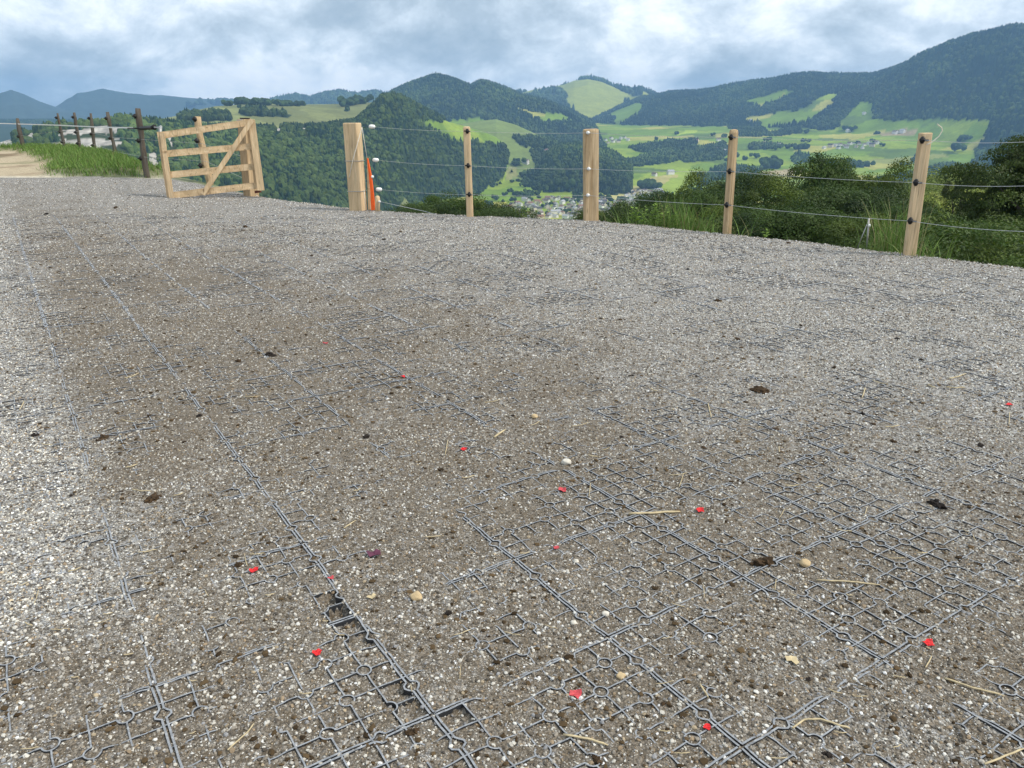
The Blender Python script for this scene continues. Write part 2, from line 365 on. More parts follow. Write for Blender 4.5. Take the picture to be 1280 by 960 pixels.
    mg = N(nt, 'ShaderNodeMix', data_type='RGBA'); L(gap_shade.outputs[0], mg.inputs[0]); L(m2.outputs[2], mg.inputs[6]); mg.inputs[7].default_value = (0.035, 0.028, 0.02, 1)
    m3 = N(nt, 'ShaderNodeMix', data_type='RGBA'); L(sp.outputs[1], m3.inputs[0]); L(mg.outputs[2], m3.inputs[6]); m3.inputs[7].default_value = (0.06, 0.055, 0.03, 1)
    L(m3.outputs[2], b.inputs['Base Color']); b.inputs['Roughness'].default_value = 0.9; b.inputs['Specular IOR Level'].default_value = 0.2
    ha = N(nt, 'ShaderNodeMath', operation='ADD'); L(hs[0], ha.inputs[0]); L(hs[1], ha.inputs[1])
    hm = N(nt, 'ShaderNodeMath', operation='MULTIPLY', inp={1: -0.5}); L(ha.outputs[0], hm.inputs[0])
    bp = N(nt, 'ShaderNodeBump', inp={'Strength': 0.9, 'Distance': 0.007}); L(hm.outputs[0], bp.inputs['Height']); L(bp.outputs[0], b.inputs['Normal'])
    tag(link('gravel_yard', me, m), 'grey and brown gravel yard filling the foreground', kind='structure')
build_yard()

def gz(x, y):
    z, d = ground_z(np.array([x], float), np.array([y], float)); return float(z[0])

# loose pebbles lying on the yard
def build_pebbles():
    bm = bmesh.new(); bmesh.ops.create_icosphere(bm, subdivisions=1, radius=1.0); bm.verts.ensure_lookup_table()
    IV = np.array([v.co[:] for v in bm.verts]); IF = np.array([[v.index for v in f.verts] for f in bm.faces]); bm.free()
    OV = np.array([[1, 0, 0], [-1, 0, 0], [0, 1, 0], [0, -1, 0], [0, 0, 1], [0, 0, -1]], float)
    OF = np.array([[0, 2, 4], [2, 1, 4], [1, 3, 4], [3, 0, 4], [2, 0, 5], [1, 2, 5], [3, 1, 5], [0, 3, 5]])
    pal = np.array([(0.075, 0.066, 0.056), (0.20, 0.18, 0.155), (0.33, 0.31, 0.28), (0.24, 0.18, 0.12), (0.47, 0.45, 0.41), (0.22, 0.225, 0.24), (0.60, 0.59, 0.56), (0.32, 0.26, 0.18), (0.055, 0.05, 0.047)])
    pr = np.array([0.18, 0.16, 0.18, 0.08, 0.16, 0.10, 0.10, 0.04, 0.08]); pr /= pr.sum()
    VV, FF, CC = [], [], []; base = 0
    def scatter(y0, y1, dens, smin, smax, T, TF):
        nonlocal base
        n = int(dens * (y1 - y0) * (0.76 * (y0 + y1) + 1.2))
        y = rng.uniform(y0, y1, n); x = rng.uniform(-1, 1, n) * (0.76 * y1 + 0.6)
        k = np.abs(x) < 0.76 * y + 0.6; x = x[k]; y = y[k]
        dr = dirt(x, y); keep = rng.random(len(x)) > 0.42 * sstep(0.42, 0.75, 0.6 * dr + fbm(x * 22, y * 22, 61, 4) - 0.12); x = x[keep]; y = y[keep]; dr = dr[keep]
        n = len(x); s = smin + (smax - smin) * rng.random(n) ** 2.6
        gz_, ed_ = ground_z(x, y); gz_ = np.where(ed_ > 0.3, -50, gz_)
        R = rng.normal(size=(n, 3, 3)); Q, _ = np.linalg.qr(R)
        sh = T[None] * (1 + 0.45 * (rng.random((n, len(T), 1)) - 0.5)) * np.stack([np.ones(n), 0.6 + 0.4 * rng.random(n), 0.45 + 0.4 * rng.random(n)], -1)[:, None, :]
        P = np.einsum('nij,nkj->nki', Q, sh) * s[:, None, None]
        P[:, :, 2] *= 0.75
        P += np.stack([x, y, gz_ + s * 0.22], -1)[:, None, :]
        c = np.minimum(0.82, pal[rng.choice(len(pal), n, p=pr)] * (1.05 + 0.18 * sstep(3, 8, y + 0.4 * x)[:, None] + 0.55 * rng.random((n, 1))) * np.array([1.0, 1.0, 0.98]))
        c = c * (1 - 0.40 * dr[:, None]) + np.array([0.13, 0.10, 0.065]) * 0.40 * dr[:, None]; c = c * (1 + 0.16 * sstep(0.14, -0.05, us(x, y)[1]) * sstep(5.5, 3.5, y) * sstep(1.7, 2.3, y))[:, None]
        VV.append(P.reshape(-1, 3)); FF.append((TF[None] + (np.arange(n) * len(T))[:, None, None]).reshape(-1, 3) + base); base += n * len(T)
        CC.append(np.repeat(c, len(T), 0))
    scatter(1.05, 2.3, 11000, 0.0032, 0.0085, IV, IF)
    scatter(1.05, 2.3, 30000, 0.0018, 0.0038, OV, OF)
    scatter(2.3, 3.6, 19000, 0.0024, 0.0080, OV, OF)
    scatter(3.6, 6.5, 7500, 0.0036, 0.0095, OV, OF)
    scatter(6.5, 12.0, 1500, 0.006, 0.013, OV, OF)
    scatter(12.0, 18.5, 260, 0.009, 0.017, OV, OF)
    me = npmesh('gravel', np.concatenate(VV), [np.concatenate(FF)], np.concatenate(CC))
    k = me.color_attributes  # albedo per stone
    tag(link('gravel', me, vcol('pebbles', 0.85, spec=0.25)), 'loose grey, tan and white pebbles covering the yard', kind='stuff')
build_pebbles()

# plastic grid: ribs standing just proud of the gravel here and there
def build_grid():
    VV, FF, CC = [], [], []; base = 0
    def strip(P, w, dep, show, lift=0.0):
        """P (n,2) centre line; a low wall whose top follows the ground."""
        nonlocal base
        P = np.asarray(P, float); n = len(P); x = P[:, 0]; y = P[:, 1]
        t = np.gradient(P, axis=0); t /= np.linalg.norm(t, axis=1)[:, None] + 1e-9; nn = np.stack([-t[:, 1], t[:, 0]], -1)
        u, s = us(x, y)
        nv = 0.34 * fbm(x * 2.6 + 5, y * 2.6, 71, 3) + 0.42 * fbm(x * 8, y * 8, 72, 2) + 0.24 * fbm(x * 30, y * 30, 73, 2)
        z = yard_z(x, y) + 0.010 * (fbm(x * 9, y * 9, 31, 3) - 0.5) * sstep(9, 4, y) + np.clip((nv - 0.5) * 0.052 + show + 0.0018 + 0.003 * sstep(-0.3, 0.8, x) * sstep(4.5, 3, y), -0.02, 0.0055) + lift
        cl = open_cells(u, s + 0.012) + open_cells(u, s - 0.012) + open_cells(u + 0.012, s) + open_cells(u - 0.012, s)
        z = np.maximum(z, np.where(cl > 0.004, yard_z(x, y) + 0.003, -9))
        a = P + nn * w / 2; b_ = P - nn * w / 2
        V = np.concatenate([np.column_stack([a, z]), np.column_stack([b_, z]), np.column_stack([a, z - dep]), np.column_stack([b_, z - dep])])
        i = np.arange(n - 1)
        q = np.concatenate([np.stack([i, i + 1, i + 1 + n, i + n], -1), np.stack([i + 2 * n, i + 1 + 2 * n, i + 1, i], -1), np.stack([i + n, i + 1 + n, i + 1 + 3 * n, i + 3 * n], -1),
                            [[0, n, 3 * n, 2 * n], [n - 1, 3 * n - 1, 4 * n - 1, 2 * n - 1]]])
        VV.append(V); FF.append(q + base); base += 4 * n
        CC.append(np.repeat(np.array([[1.0, 1, 1]]) * (0.8 + 0.4 * rng.random()), 4 * n, 0))
    def W(u, s): return np.stack([np.asarray(u) * UX + np.asarray(s) * NX, np.asarray(u) * UY + np.asarray(s) * NY], -1)
    iu0, iu1 = -26, 12
    for iu in range(-34, 8):
        for is_ in range(-12, 22):
            ua = U0 + iu * DU; sa = S0 + is_ * DS
            c = W(ua + DU / 2, sa + DS / 2)
            if c[1] < 0.9 or c[1] > 13 or abs(c[0]) > 0.74 * c[1] + 1.0: continue
            if edge_dist(np.array([c[0]]), np.array([c[1]]))[0] > -0.45: continue
            far = c[1] > 5.5; st = 0.03 if far else 0.010
            ps = 0.007 * (random.random() - 0.40)                       # the whole panel sits a little higher or lower
            du, ds = DU / NU, DS / NS; g = 0.0075
            jx = lambda q: q + 0.0012 * (fbm(q[:, :1] * 12, q[:, 1:] * 12, 91, 2) - 0.5) * 4
            eb = ps - 0.0005 + (0.004 if is_ in (0, 1) else 0.0)            # outer walls of the panel
            def edge_u(s, sg):
                uu = np.arange(ua + 0.004, ua + DU - 0.003, st); off = np.zeros_like(uu)
                for f in (0.25, 0.75):                                     # round lugs along the joint
                    dd = np.abs(uu - (ua + DU * f)); off = np.maximum(off, np.sqrt(np.maximum(0, 0.015 ** 2 - dd ** 2)))
                strip(jx(W(uu, s + sg * (0.0055 + off))), 0.0055 if not far else 0.009, 0.035, eb)
            def edge_s(u, sg):
                ss = np.arange(sa + 0.004, sa + DS - 0.003, st); off = np.zeros_like(ss)
                for f in (0.25, 0.75):
                    dd = np.abs(ss - (sa + DS * f)); off = np.maximum(off, np.sqrt(np.maximum(0, 0.015 ** 2 - dd ** 2)))
                strip(jx(W(u + sg * (0.0055 + off), ss)), 0.0055 if not far else 0.009, 0.035, ps - 0.002)
            edge_u(sa, 1)
            if is_ == 0: eb = ps + 0.0035
            edge_u(sa + DS, -1); edge_s(ua, 1); edge_s(ua + DU, -1)
            # inner ribs; every second crossing is a round ring
            for k in range(1, NS):
                for j in range(NU):
                    u0, u1 = ua + j * du, ua + (j + 1) * du
                    if (j + k) % 2 == 1 and j > 0: u0 += 0.020
                    if (j + 1 + k) % 2 == 1 and j + 1 < NU: u1 -= 0.020
                    if c[1] > 8 and (j + k) % 2: continue
                    uu = np.linspace(u0, u1, 3 if far else 8); strip(jx(W(uu, 0 * uu + sa + k * ds)), 0.0042, 0.035, ps - 0.0035)
            for k in range(1, NU):
                for j in range(NS):
                    s0, s1 = sa + j * ds, sa + (j + 1) * ds
                    if (j + k) % 2 == 1 and j > 0: s0 += 0.020
                    if (j + 1 + k) % 2 == 1 and j + 1 < NS: s1 -= 0.020
                    if c[1] > 8 and (j + k) % 2: continue
                    ss = np.linspace(s0, s1, 3 if far else 8); strip(jx(W(0 * ss + ua + k * du, ss)), 0.0042, 0.035, ps - 0.0035)
            if not far:
                for j in range(1, NU):
                    for k in range(1, NS):
                        if (j + k) % 2 == 1:
                            a0 = random.choice([0, 1, 2, 3]) * math.pi / 2; th = np.linspace(a0, a0 + math.pi * random.choice([1.0, 1.5, 2.0]), 14)
                            strip(W(ua + j * du + 0.020 * np.cos(th), sa + k * ds + 0.020 * np.sin(th)), 0.0042, 0.035, ps - 0.0035)
    m, nt, b, L = mat('grid_plastic')
    tc = N(nt, 'ShaderNodeTexCoord'); n = N(nt, 'ShaderNodeTexNoise', inp={'Scale': 70, 'Detail': 6, 'Roughness': 0.7}); L(tc.outputs['Object'], n.inputs[0])
    r = ramp(nt, [(0.28, (0.10, 0.093, 0.082)), (0.42, (0.20, 0.21, 0.225)), (0.58, (0.30, 0.315, 0.335)), (0.75, (0.42, 0.43, 0.44))]); L(n.outputs[0], r.inputs[0])
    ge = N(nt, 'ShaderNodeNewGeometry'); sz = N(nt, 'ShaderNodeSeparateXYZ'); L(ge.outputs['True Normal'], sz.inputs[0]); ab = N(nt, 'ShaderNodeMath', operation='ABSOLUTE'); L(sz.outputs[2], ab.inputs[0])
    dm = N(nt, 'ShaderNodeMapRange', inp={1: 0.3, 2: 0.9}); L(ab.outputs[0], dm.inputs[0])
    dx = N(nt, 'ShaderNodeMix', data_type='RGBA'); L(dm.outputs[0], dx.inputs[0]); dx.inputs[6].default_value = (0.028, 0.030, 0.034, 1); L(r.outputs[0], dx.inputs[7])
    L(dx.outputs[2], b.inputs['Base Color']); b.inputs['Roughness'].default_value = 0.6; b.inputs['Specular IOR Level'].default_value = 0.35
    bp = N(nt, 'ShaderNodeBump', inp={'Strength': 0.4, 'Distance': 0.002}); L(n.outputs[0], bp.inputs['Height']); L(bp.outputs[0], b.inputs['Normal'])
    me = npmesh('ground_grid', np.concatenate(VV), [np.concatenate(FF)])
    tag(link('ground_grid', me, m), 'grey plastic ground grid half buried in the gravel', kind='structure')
build_grid()

# ------------------------------------------------------------------ terrain: valley and hills as one height field
NA = 1300; AZ = np.radians(np.linspace(-54, 54, NA))
R = np.concatenate([np.geomspace(5, 150, 70, endpoint=False), np.geomspace(150, 8900, 500)]); NR = len(R)
AA, RR = np.meshgrid(AZ, R, indexing='ij'); TX = RR * np.sin(AA); TY = RR * np.cos(AA)
PXA = 640 + F * np.tan(AZ) / cP                                   # the picture column each azimuth falls in, at eye level

def tabl(pts): p = np.array(pts, float); return np.interp(PXA, p[:, 0], p[:, 1])
def crest(pts):
    q = np.array([azel(*p) for p in pts]); return np.interp(AZ, q[:, 0], q[:, 1])
def el_of(y): return np.array([azel(640, v)[1] for v in np.atleast_1d(y)])
ed = edge_dist(TX, TY)
slope = np.interp(PXA, [0, 500, 640, 900, 1100, 1180, 1300, 1500], [0.36, 0.36, 0.36, 0.34, 0.30, 0.17, 0.2, 0.3])[:, None]
Znear = yard_z(TX, TY) - 0.10 - np.where(ed > 0, 0.55 * np.minimum(ed, 6) + slope * np.maximum(ed - 6, 0), np.where(ed > -0.6, 0, 0.4 * np.clip(-ed - 0.6, 0, 1)))
Znear += np.where(ed > 8, (fbm(TX / 25, TY / 25, 101, 4) - 0.5) * np.clip((ed - 8) * 0.08, 0, 9), 0)
vr = [300, 850, 1200, 1500, 1800, 2100, 2500, 3000, 3600, 4200, 6000, 8900]
vy = [310, 300, 286, 272, 258, 240, 215, 190, 168, 156, 152, 154]
vz = CAMH + np.array(vr) * np.tan(el_of(vy))
Zval = np.interp(RR, vr, vz)
Zval += (fbm(TX / 420 + 3, TY / 420, 111, 4) - 0.5) * 34 * sstep(1300, 2100, RR) + (fbm(TX / 140, TY / 140, 115, 3) - 0.5) * 8
Z = np.maximum(Znear, Zval); ID = np.where(Znear > Zval, 0, 1)
def hill(i, cr, Rc, R0, yb, shape=1.2, rough=0.10, back=0.35, fs=300.0, fade=60):
    global Z, ID
    e = crest(cr); Rc_ = tabl(Rc)[:, None]; R0_ = tabl(R0)[:, None]
    zc = CAMH + Rc_ * np.tan(e)[:, None]; zb = CAMH + R0_ * np.tan(np.interp(tabl(yb), np.arange(0, 500, 5), el_of(np.arange(0, 500, 5))))[:, None]
    if i in (2, 4, 5, 6, 8): zb = np.interp(R0_, vr, vz) - 4
    u = (RR - R0_) / (Rc_ - R0_); uc = np.clip(u, 0, 1)
    sh = np.sin(uc * math.pi / 2) ** shape
    h = zb + (zc - zb) * sh
    h = h + (zc - zb) * rough * (fbm(TX / fs, TY / fs, 200 + i, 5) - 0.5) * 2 * np.sin(np.clip(uc, 0, 1) * math.pi)
    h = np.where(u > 1, zc - back * (RR - Rc_) * sstep(0, 0.25, u - 1), h); h = np.where(u < 0, zb - 0.4 * (R0_ - RR), h)
    x0, x1 = cr[0][0], cr[-1][0]
    w = (np.clip((PXA - x0 + fade) / fade, 0, 1) * np.clip((x1 + fade - PXA) / fade, 0, 1))[:, None]
    h = h - (1 - w) ** 1.5 * 500
    ID = np.where(h > Z, i, ID); Z = np.maximum(Z, h)
hill(2, [(-260, 215), (-100, 195), (0, 178), (40, 166), (75, 158), (110, 154), (150, 150), (200, 155), (260, 161), (330, 162), (400, 160), (445, 153), (462, 138), (478, 122), (490, 119), (502, 122), (522, 133), (560, 152), (600, 163), (620, 171), (634, 184)],
     [(-300, 1250), (150, 1350), (480, 1900), (560, 2250), (640, 2500)], [(-300, 800), (300, 950), (440, 1250), (520, 1760), (560, 1930), (600, 2060), (640, 2250)], [(-300, 310), (640, 228)], 1.15, 0.20, 0.30, 230, 30)
hill(3, [(150, 152), (190, 151), (220, 145), (245, 138), (270, 133), (300, 131), (340, 130), (380, 131), (430, 130), (465, 128), (500, 135)],
     [(0, 1950), (480, 2600), (640, 2600)], [(0, 1360), (200, 1420), (480, 1930), (640, 2200)], [(0, 172), (640, 172)], 1.0, 0.03, 0.2, 300)
hill(4, [(470, 140), (490, 119), (505, 113), (520, 106), (545, 98), (565, 100), (588, 108), (600, 102), (612, 104), (630, 110), (650, 119), (680, 126), (710, 137), (740, 153), (775, 176), (800, 195)],
     [(0, 4300), (1280, 4300)], [(0, 2900), (1280, 3100)], [(400, 188), (640, 188), (800, 185)], 1.0, 0.30, 0.3, 520)
hill(5, [(500, 152), (540, 155), (570, 156), (600, 151), (620, 149), (645, 156), (680, 172), (715, 188)],
     [(0, 2800), (1280, 2800)], [(0, 2200), (1280, 2200)], [(400, 205), (800, 205)], 1.0, 0.08, 0.25, 300)
hill(6, [(672, 205), (684, 192), (700, 184), (722, 181), (750, 186), (768, 193), (790, 208)],
     [(0, 2450), (1280, 2450)], [(0, 2000), (1280, 2000)], [(600, 226), (800, 226)], 1.0, 0.06, 0.3, 250, 20)
hill(7, [(590, 128), (640, 120), (668, 112), (690, 109), (705, 106), (718, 101), (735, 100), (752, 104), (770, 112), (786, 116), (800, 114), (815, 119), (850, 135)],
     [(0, 6900), (1280, 6900)], [(0, 4900), (1280, 4900)], [(500, 165), (900, 165)], 1.0, 0.20, 0.3, 900)
hill(8, [(690, 172), (730, 152), (770, 135), (800, 124), (835, 120), (870, 120), (890, 119), (912, 116), (940, 112), (962, 109), (985, 103), (1010, 98), (1050, 98), (1090, 96), (1110, 90), (1130, 82), (1160, 70), (1190, 61), (1215, 54), (1240, 49), (1280, 43), (1350, 36), (1500, 46), (1700, 80)],
     [(700, 6000), (900, 5700), (1100, 5000), (1280, 4500), (1600, 4200)], [(700, 4600), (900, 4000), (1060, 3700), (1150, 3500), (1280, 2900), (1600, 2700)], [(700, 170), (900, 168), (1060, 160), (1140, 168), (1280, 196), (1500, 200)], 1.0, 0.34, 0.3, 620)
hill(9, [(-500, 130), (-150, 132), (-60, 136), (-20, 126), (0, 118), (14, 114), (30, 118), (50, 127), (80, 137), (110, 142)],
     [(-600, 7600), (400, 7600)], [(-600, 6000), (400, 6000)], [(-600, 160), (400, 160)], 1.0, 0.45, 0.2, 500)
hill(10, [(60, 142), (80, 128), (97, 117), (112, 115), (130, 114), (150, 118), (172, 120), (200, 119), (235, 122), (262, 124), (300, 133), (340, 139)],
     [(-600, 8300), (800, 8300)], [(-600, 6900), (800, 6900)], [(-600, 160), (800, 160)], 1.0, 0.45, 0.2, 500)
hill(11, [(310, 138), (340, 127), (368, 121), (388, 125), (405, 119), (425, 116), (442, 120), (470, 117), (500, 124), (540, 135)],
     [(0, 7300), (1280, 7300)], [(0, 5800), (1280, 5800)], [(0, 150), (1280, 150)], 1.0, 0.15, 0.2, 900)

# picture place of every terrain vertex, used to lay the woods and fields out over the land
P3 = np.stack([TX, TY, Z], -1); PX, PY = project(P3)
EL = np.arctan2(Z - CAMH, RR); HOR = np.maximum.accumulate(EL, axis=1)
wob = lambda s, a, i: (fbm(TX / s, TY / s, 300 + i, 4) - 0.5) * 2 * a
qx = PX + wob(160, 9, 1); qy = PY + wob(160, 4, 2)
wood_ = np.isin(ID, [2, 4, 6, 8, 9, 10]) | ((ID == 7) & (fbm(TX / 230, TY / 520, 321, 4) > 0.49)) | (ID == 11)
wood_ &= ~((ID == 8) & (qy > 163 - 0 * PX) & (PX < 1050))
MEADOW = [[(540, 158), (600, 160), (640, 172), (650, 182), (600, 178), (560, 172)],                          # flank right of the dark hill
          [(930, 150), (975, 140), (1010, 138), (1015, 150), (960, 160), (930, 160)], [(990, 140), (1040, 118), (1052, 122), (1010, 146)],
          [(930, 128), (985, 112), (995, 116), (950, 134)], [(1055, 152), (1075, 128), (1090, 130), (1095, 150), (1150, 156), (1250, 148), (1235, 170), (1200, 190), (1100, 190), (1040, 180)],
          [(1040, 180), (1050, 150), (1240, 150), (1225, 175), (1190, 215), (1100, 200)], [(795, 166), (830, 162), (900, 170), (900, 178), (800, 178)],
          [(640, 135), (700, 140), (720, 150), (680, 150)], [(520, 150), (600, 150), (625, 160), (560, 166)], [(760, 145), (792, 128), (805, 132), (790, 150), (770, 158)]]
for p in MEADOW: wood_ &= ~inpoly(qx, qy, p)
WOODS = [[(520, 205), (560, 196), (620, 192), (634, 205), (632, 220), (600, 244), (520, 256)],                # foot of the dark hill
         [(640, 172), (690, 174), (730, 180), (740, 186), (700, 186), (650, 184)],
         [(690, 166), (724, 170), (742, 182), (690, 188)], [(786, 184), (835, 177), (872, 176), (868, 184), (800, 192)],
         [(770, 206), (800, 196), (840, 186), (880, 184), (905, 180), (903, 190), (860, 198), (815, 206), (772, 212)],
         [(848, 196), (880, 188), (912, 190), (900, 200), (860, 204)],
         [(660, 188), (700, 182), (760, 190), (768, 210), (755, 226), (710, 222), (672, 212)],
         [(888, 214), (912, 208), (950, 212), (945, 222), (892, 226)], [(985, 196), (1000, 190), (1012, 193), (1010, 204), (988, 206)],
         [(1160, 210), (1190, 205), (1235, 215), (1240, 228), (1180, 232), (1130, 222)], [(1090, 225), (1150, 215), (1180, 232), (1170, 250), (1100, 246)],
         [(1236, 150), (1300, 130), (1420, 140), (1420, 205), (1260, 212), (1212, 205), (1228, 175)],
         [(880, 240), (930, 232), (960, 238), (940, 246), (880, 248)], [(905, 158), (935, 152), (960, 166), (1000, 160), (1000, 168), (930, 172)],
         [(1020, 206), (1034, 202), (1062, 205), (1064, 212), (1024, 212)], [(930, 183), (975, 180), (978, 186), (932, 188)],
         [(300, 141), (320, 137), (345, 141), (370, 143), (366, 147), (330, 146), (298, 146)], [(225, 146), (250, 142), (280, 146), (285, 152), (225, 153)],
         [(655, 215), (668, 216), (675, 232), (660, 234)]]
wood_ &= ~(inpoly(qx, qy, [(640, 186), (634, 205), (632, 222), (612, 238), (570, 250), (516, 258), (490, 270), (490, 300), (760, 300), (760, 186)]) & np.isin(ID, [1, 2, 5]))
WOODMASK = np.zeros_like(wood_)
for p in WOODS: WOODMASK |= inpoly(qx, qy, p) & (ID != 0)
wood_ |= WOODMASK
rock = np.zeros_like(wood_)
ROCKS = [[(48, 186), (70, 176), (110, 172), (150, 172), (162, 168), (160, 178), (120, 186), (90, 192), (52, 194)], [(62, 164), (90, 160), (130, 156), (152, 160), (150, 166), (110, 166), (70, 169)],
         [(0, 172), (14, 170), (18, 190), (-10, 196), (-40, 190)], [(180, 193), (195, 190), (201, 202), (194, 210), (184, 200)], [(33, 166), (44, 163), (42, 172), (34, 173)],
         [(208, 172), (218, 170), (222, 180), (212, 182)], [(342, 158), (350, 160), (348, 165), (342, 164)], [(373, 153), (386, 158), (384, 163), (376, 160)]]
rx = PX + wob(50, 5, 7) + wob(14, 2.5, 9); ry = PY + wob(50, 3.5, 8) + wob(14, 2.0, 10)
for p in ROCKS: rock |= inpoly(rx, ry, p) & (ID == 2)
rock &= fbm(TX / 16, TY / 16, 351, 3) > 0.31
rock_near = rock.copy()
for k in range(1, 7): rock_near[:, :-k] |= rock[:, k:]
wood_ &= ~rock_near
wood_ |= (ID == 1) & (RR > 4500) & (PX < 640)
# field mosaic
def fields(x, y, sc, s):
    x = x / sc + (fbm(x / 300, y / 300, s, 2) - 0.5) * 0.8; y = y / (sc * 0.8); ix = np.floor(x); iy = np.floor(y); bd = np.full(x.shape, 9.0); bid = np.zeros(x.shape)
    for a in (-1, 0, 1):
        for b in (-1, 0, 1):
            jx = ix + a; jy = iy + b; hx = jx + hash2(jx, jy, s + 1); hy = jy + hash2(jx, jy, s + 2); d = np.abs(hx - x) + np.abs(hy - y)
            m = d < bd; bd = np.where(m, d, bd); bid = np.where(m, hash2(jx, jy, s + 3), bid)
    return bid
fid = fields(TX, TY, 150, 400)
g1 = np.array([0.160, 0.245, 0.026]); g2 = np.array([0.230, 0.305, 0.034]); g3 = np.array([0.36, 0.35, 0.08]); g4 = np.array([0.110, 0.165, 0.030])
C = np.where((fid < 0.45)[..., None], g1, np.where((fid < 0.75)[..., None], g2, np.where((fid < 0.87)[..., None], g4, g3)))
C = C * (0.8 + 0.4 * fbm(TX / 60, TY / 60, 431, 3))[..., None]
C = np.where((ID == 3)[..., None], np.array([0.18, 0.195, 0.07]) * (0.85 + 0.4 * fid[..., None]), C)
C = np.where((ID == 7)[..., None], np.array([0.30, 0.33, 0.06]), C)
C = np.where((ID == 5)[..., None], np.array([0.17, 0.22, 0.06]), C)
for poly, c in [([(752, 232), (780, 225), (830, 216), (880, 212), (872, 240), (800, 246), (752, 262), (700, 268), (690, 262)], (0.27, 0.35, 0.04)),  # sunlit patch of the valley put into the field colour
                ([(752, 240), (790, 232), (812, 236), (790, 246), (752, 252)], (0.46, 0.42, 0.16)), ([(800, 226), (850, 218), (850, 224), (812, 232)], (0.40, 0.36, 0.13)),
                ([(950, 214), (1000, 210), (1010, 213), (1000, 217), (955, 218)], (0.38, 0.31, 0.17)), ([(1100, 168), (1130, 162), (1152, 165), (1140, 170), (1105, 172)], (0.34, 0.27, 0.15)),
                ([(1062, 204), (1100, 196), (1180, 192), (1185, 197), (1110, 204)], (0.24, 0.26, 0.07)), ([(630, 212), (645, 208), (648, 220), (635, 226)], (0.27, 0.27, 0.10)),
                ([(655, 200), (700, 190), (715, 194), (690, 200)], (0.25, 0.28, 0.08)), ([(855, 164), (872, 162), (870, 168), (850, 170)], (0.36, 0.46, 0.05)),
                ([(700, 250), (752, 232), (752, 240), (706, 262)], (0.26, 0.32, 0.05))]:
    C = np.where((inpoly(qx, qy, poly) & np.isin(ID, [1, 5, 8]))[..., None], np.array(c), C)
C = np.where((ID == 0)[..., None], np.array([0.05, 0.085, 0.022]), C)
C = np.where(wood_[..., None], np.array([0.028, 0.045, 0.016]), C)
C = np.where(np.isin(ID, [9, 10])[..., None], np.array([0.05, 0.07, 0.05]), C)
C = np.where(((ID == 1) & (PX < 330) & (RR > 1200))[..., None], np.array([0.035, 0.055, 0.025]), C)
C = np.where((rock_near & ~rock)[..., None], np.array([0.04, 0.055, 0.02]), C)
C = np.where(rock[..., None], np.array([0.48, 0.45, 0.40]) * (0.30 + 1.15 * fbm(TX / 7, Z / 4, 352, 3)[..., None]), C)
ii = (np.arange(NA - 1)[:, None] * NR + np.arange(NR - 1)[None, :]).ravel()
tq = np.stack([ii, ii + NR, ii + NR + 1, ii + 1], -1)
me = npmesh('terrain', P3.reshape(-1, 3), [tq], C.reshape(-1, 3), smooth=True)
tag(link('terrain', me, M['terrain']), 'wooded hills and green meadows round the valley', kind='structure')

def on_land(x, y, rmin=150.0):
    """the land point a pixel looks at (the skyline when it looks just over it)."""
    a, e = azel(x, y); k = int(np.clip(np.interp(a, AZ, np.arange(NA)), 0, NA - 1))
    j0 = np.searchsorted(R, rmin); col = EL[k, j0:]; h = np.nonzero(col >= e)[0]
    if len(h): j = j0 + h[0]
    else: j = j0 + int(np.argmax(col))
    if len(h) and h[0] > 0:
        t = (e - EL[k, j - 1]) / (EL[k, j] - EL[k, j - 1] + 1e-12); r = R[j - 1] + t * (R[j] - R[j - 1]); z = Z[k, j - 1] + t * (Z[k, j] - Z[k, j - 1])
    else: r, z = R[j], Z[k, j]
    return np.array([r * math.sin(a), r * math.cos(a), z]), r
def land_z(x, y):
    a = np.arctan2(x, y); r = np.hypot(x, y)
    k = np.clip(np.interp(a, AZ, np.arange(NA)), 0, NA - 1.001); j = np.clip(np.interp(r, R, np.arange(NR)), 0, NR - 1.001)
    k0 = np.floor(k).astype(int); j0 = np.floor(j).astype(int); fk = k - k0; fj = j - j0
    return (Z[k0, j0] * (1 - fk) + Z[k0 + 1, j0] * fk) * (1 - fj) + (Z[k0, j0 + 1] * (1 - fk) + Z[k0 + 1, j0 + 1] * fk) * fj

# ------------------------------------------------------------------ woods on the hills
def ico(sub):
    bm = bmesh.new(); bmesh.ops.create_icosphere(bm, subdivisions=sub, radius=1.0)
    V = np.array([v.co[:] for v in bm.verts]); Fc = np.array([[v.index for v in f.verts] for f in bm.faces]); bm.free(); return V, Fc
IV1, IF1 = ico(1); IV2, IF2 = ico(2)
def conifer():
    V = []; Fc = []; n = 7
    for z, r in ((0.02, 1.0), (0.36, 0.62), (0.34, 0.80), (0.66, 0.36), (0.64, 0.52), (1.0, 0.02)):
        for k in range(n):
            t = 2 * math.pi * k / n + z; V.append((r * math.cos(t) * (1 + 0.25 * (k % 2)), r * math.sin(t) * (1 + 0.25 * (k % 2)), z))
    for a in range(5):
        for k in range(n): Fc.append((a * n + k, a * n + (k + 1) % n, (a + 1) * n + (k + 1) % n)); Fc.append((a * n + k, (a + 1) * n + (k + 1) % n, (a + 1) * n + k))
    return np.array(V), np.array(Fc)
CV, CF = conifer()
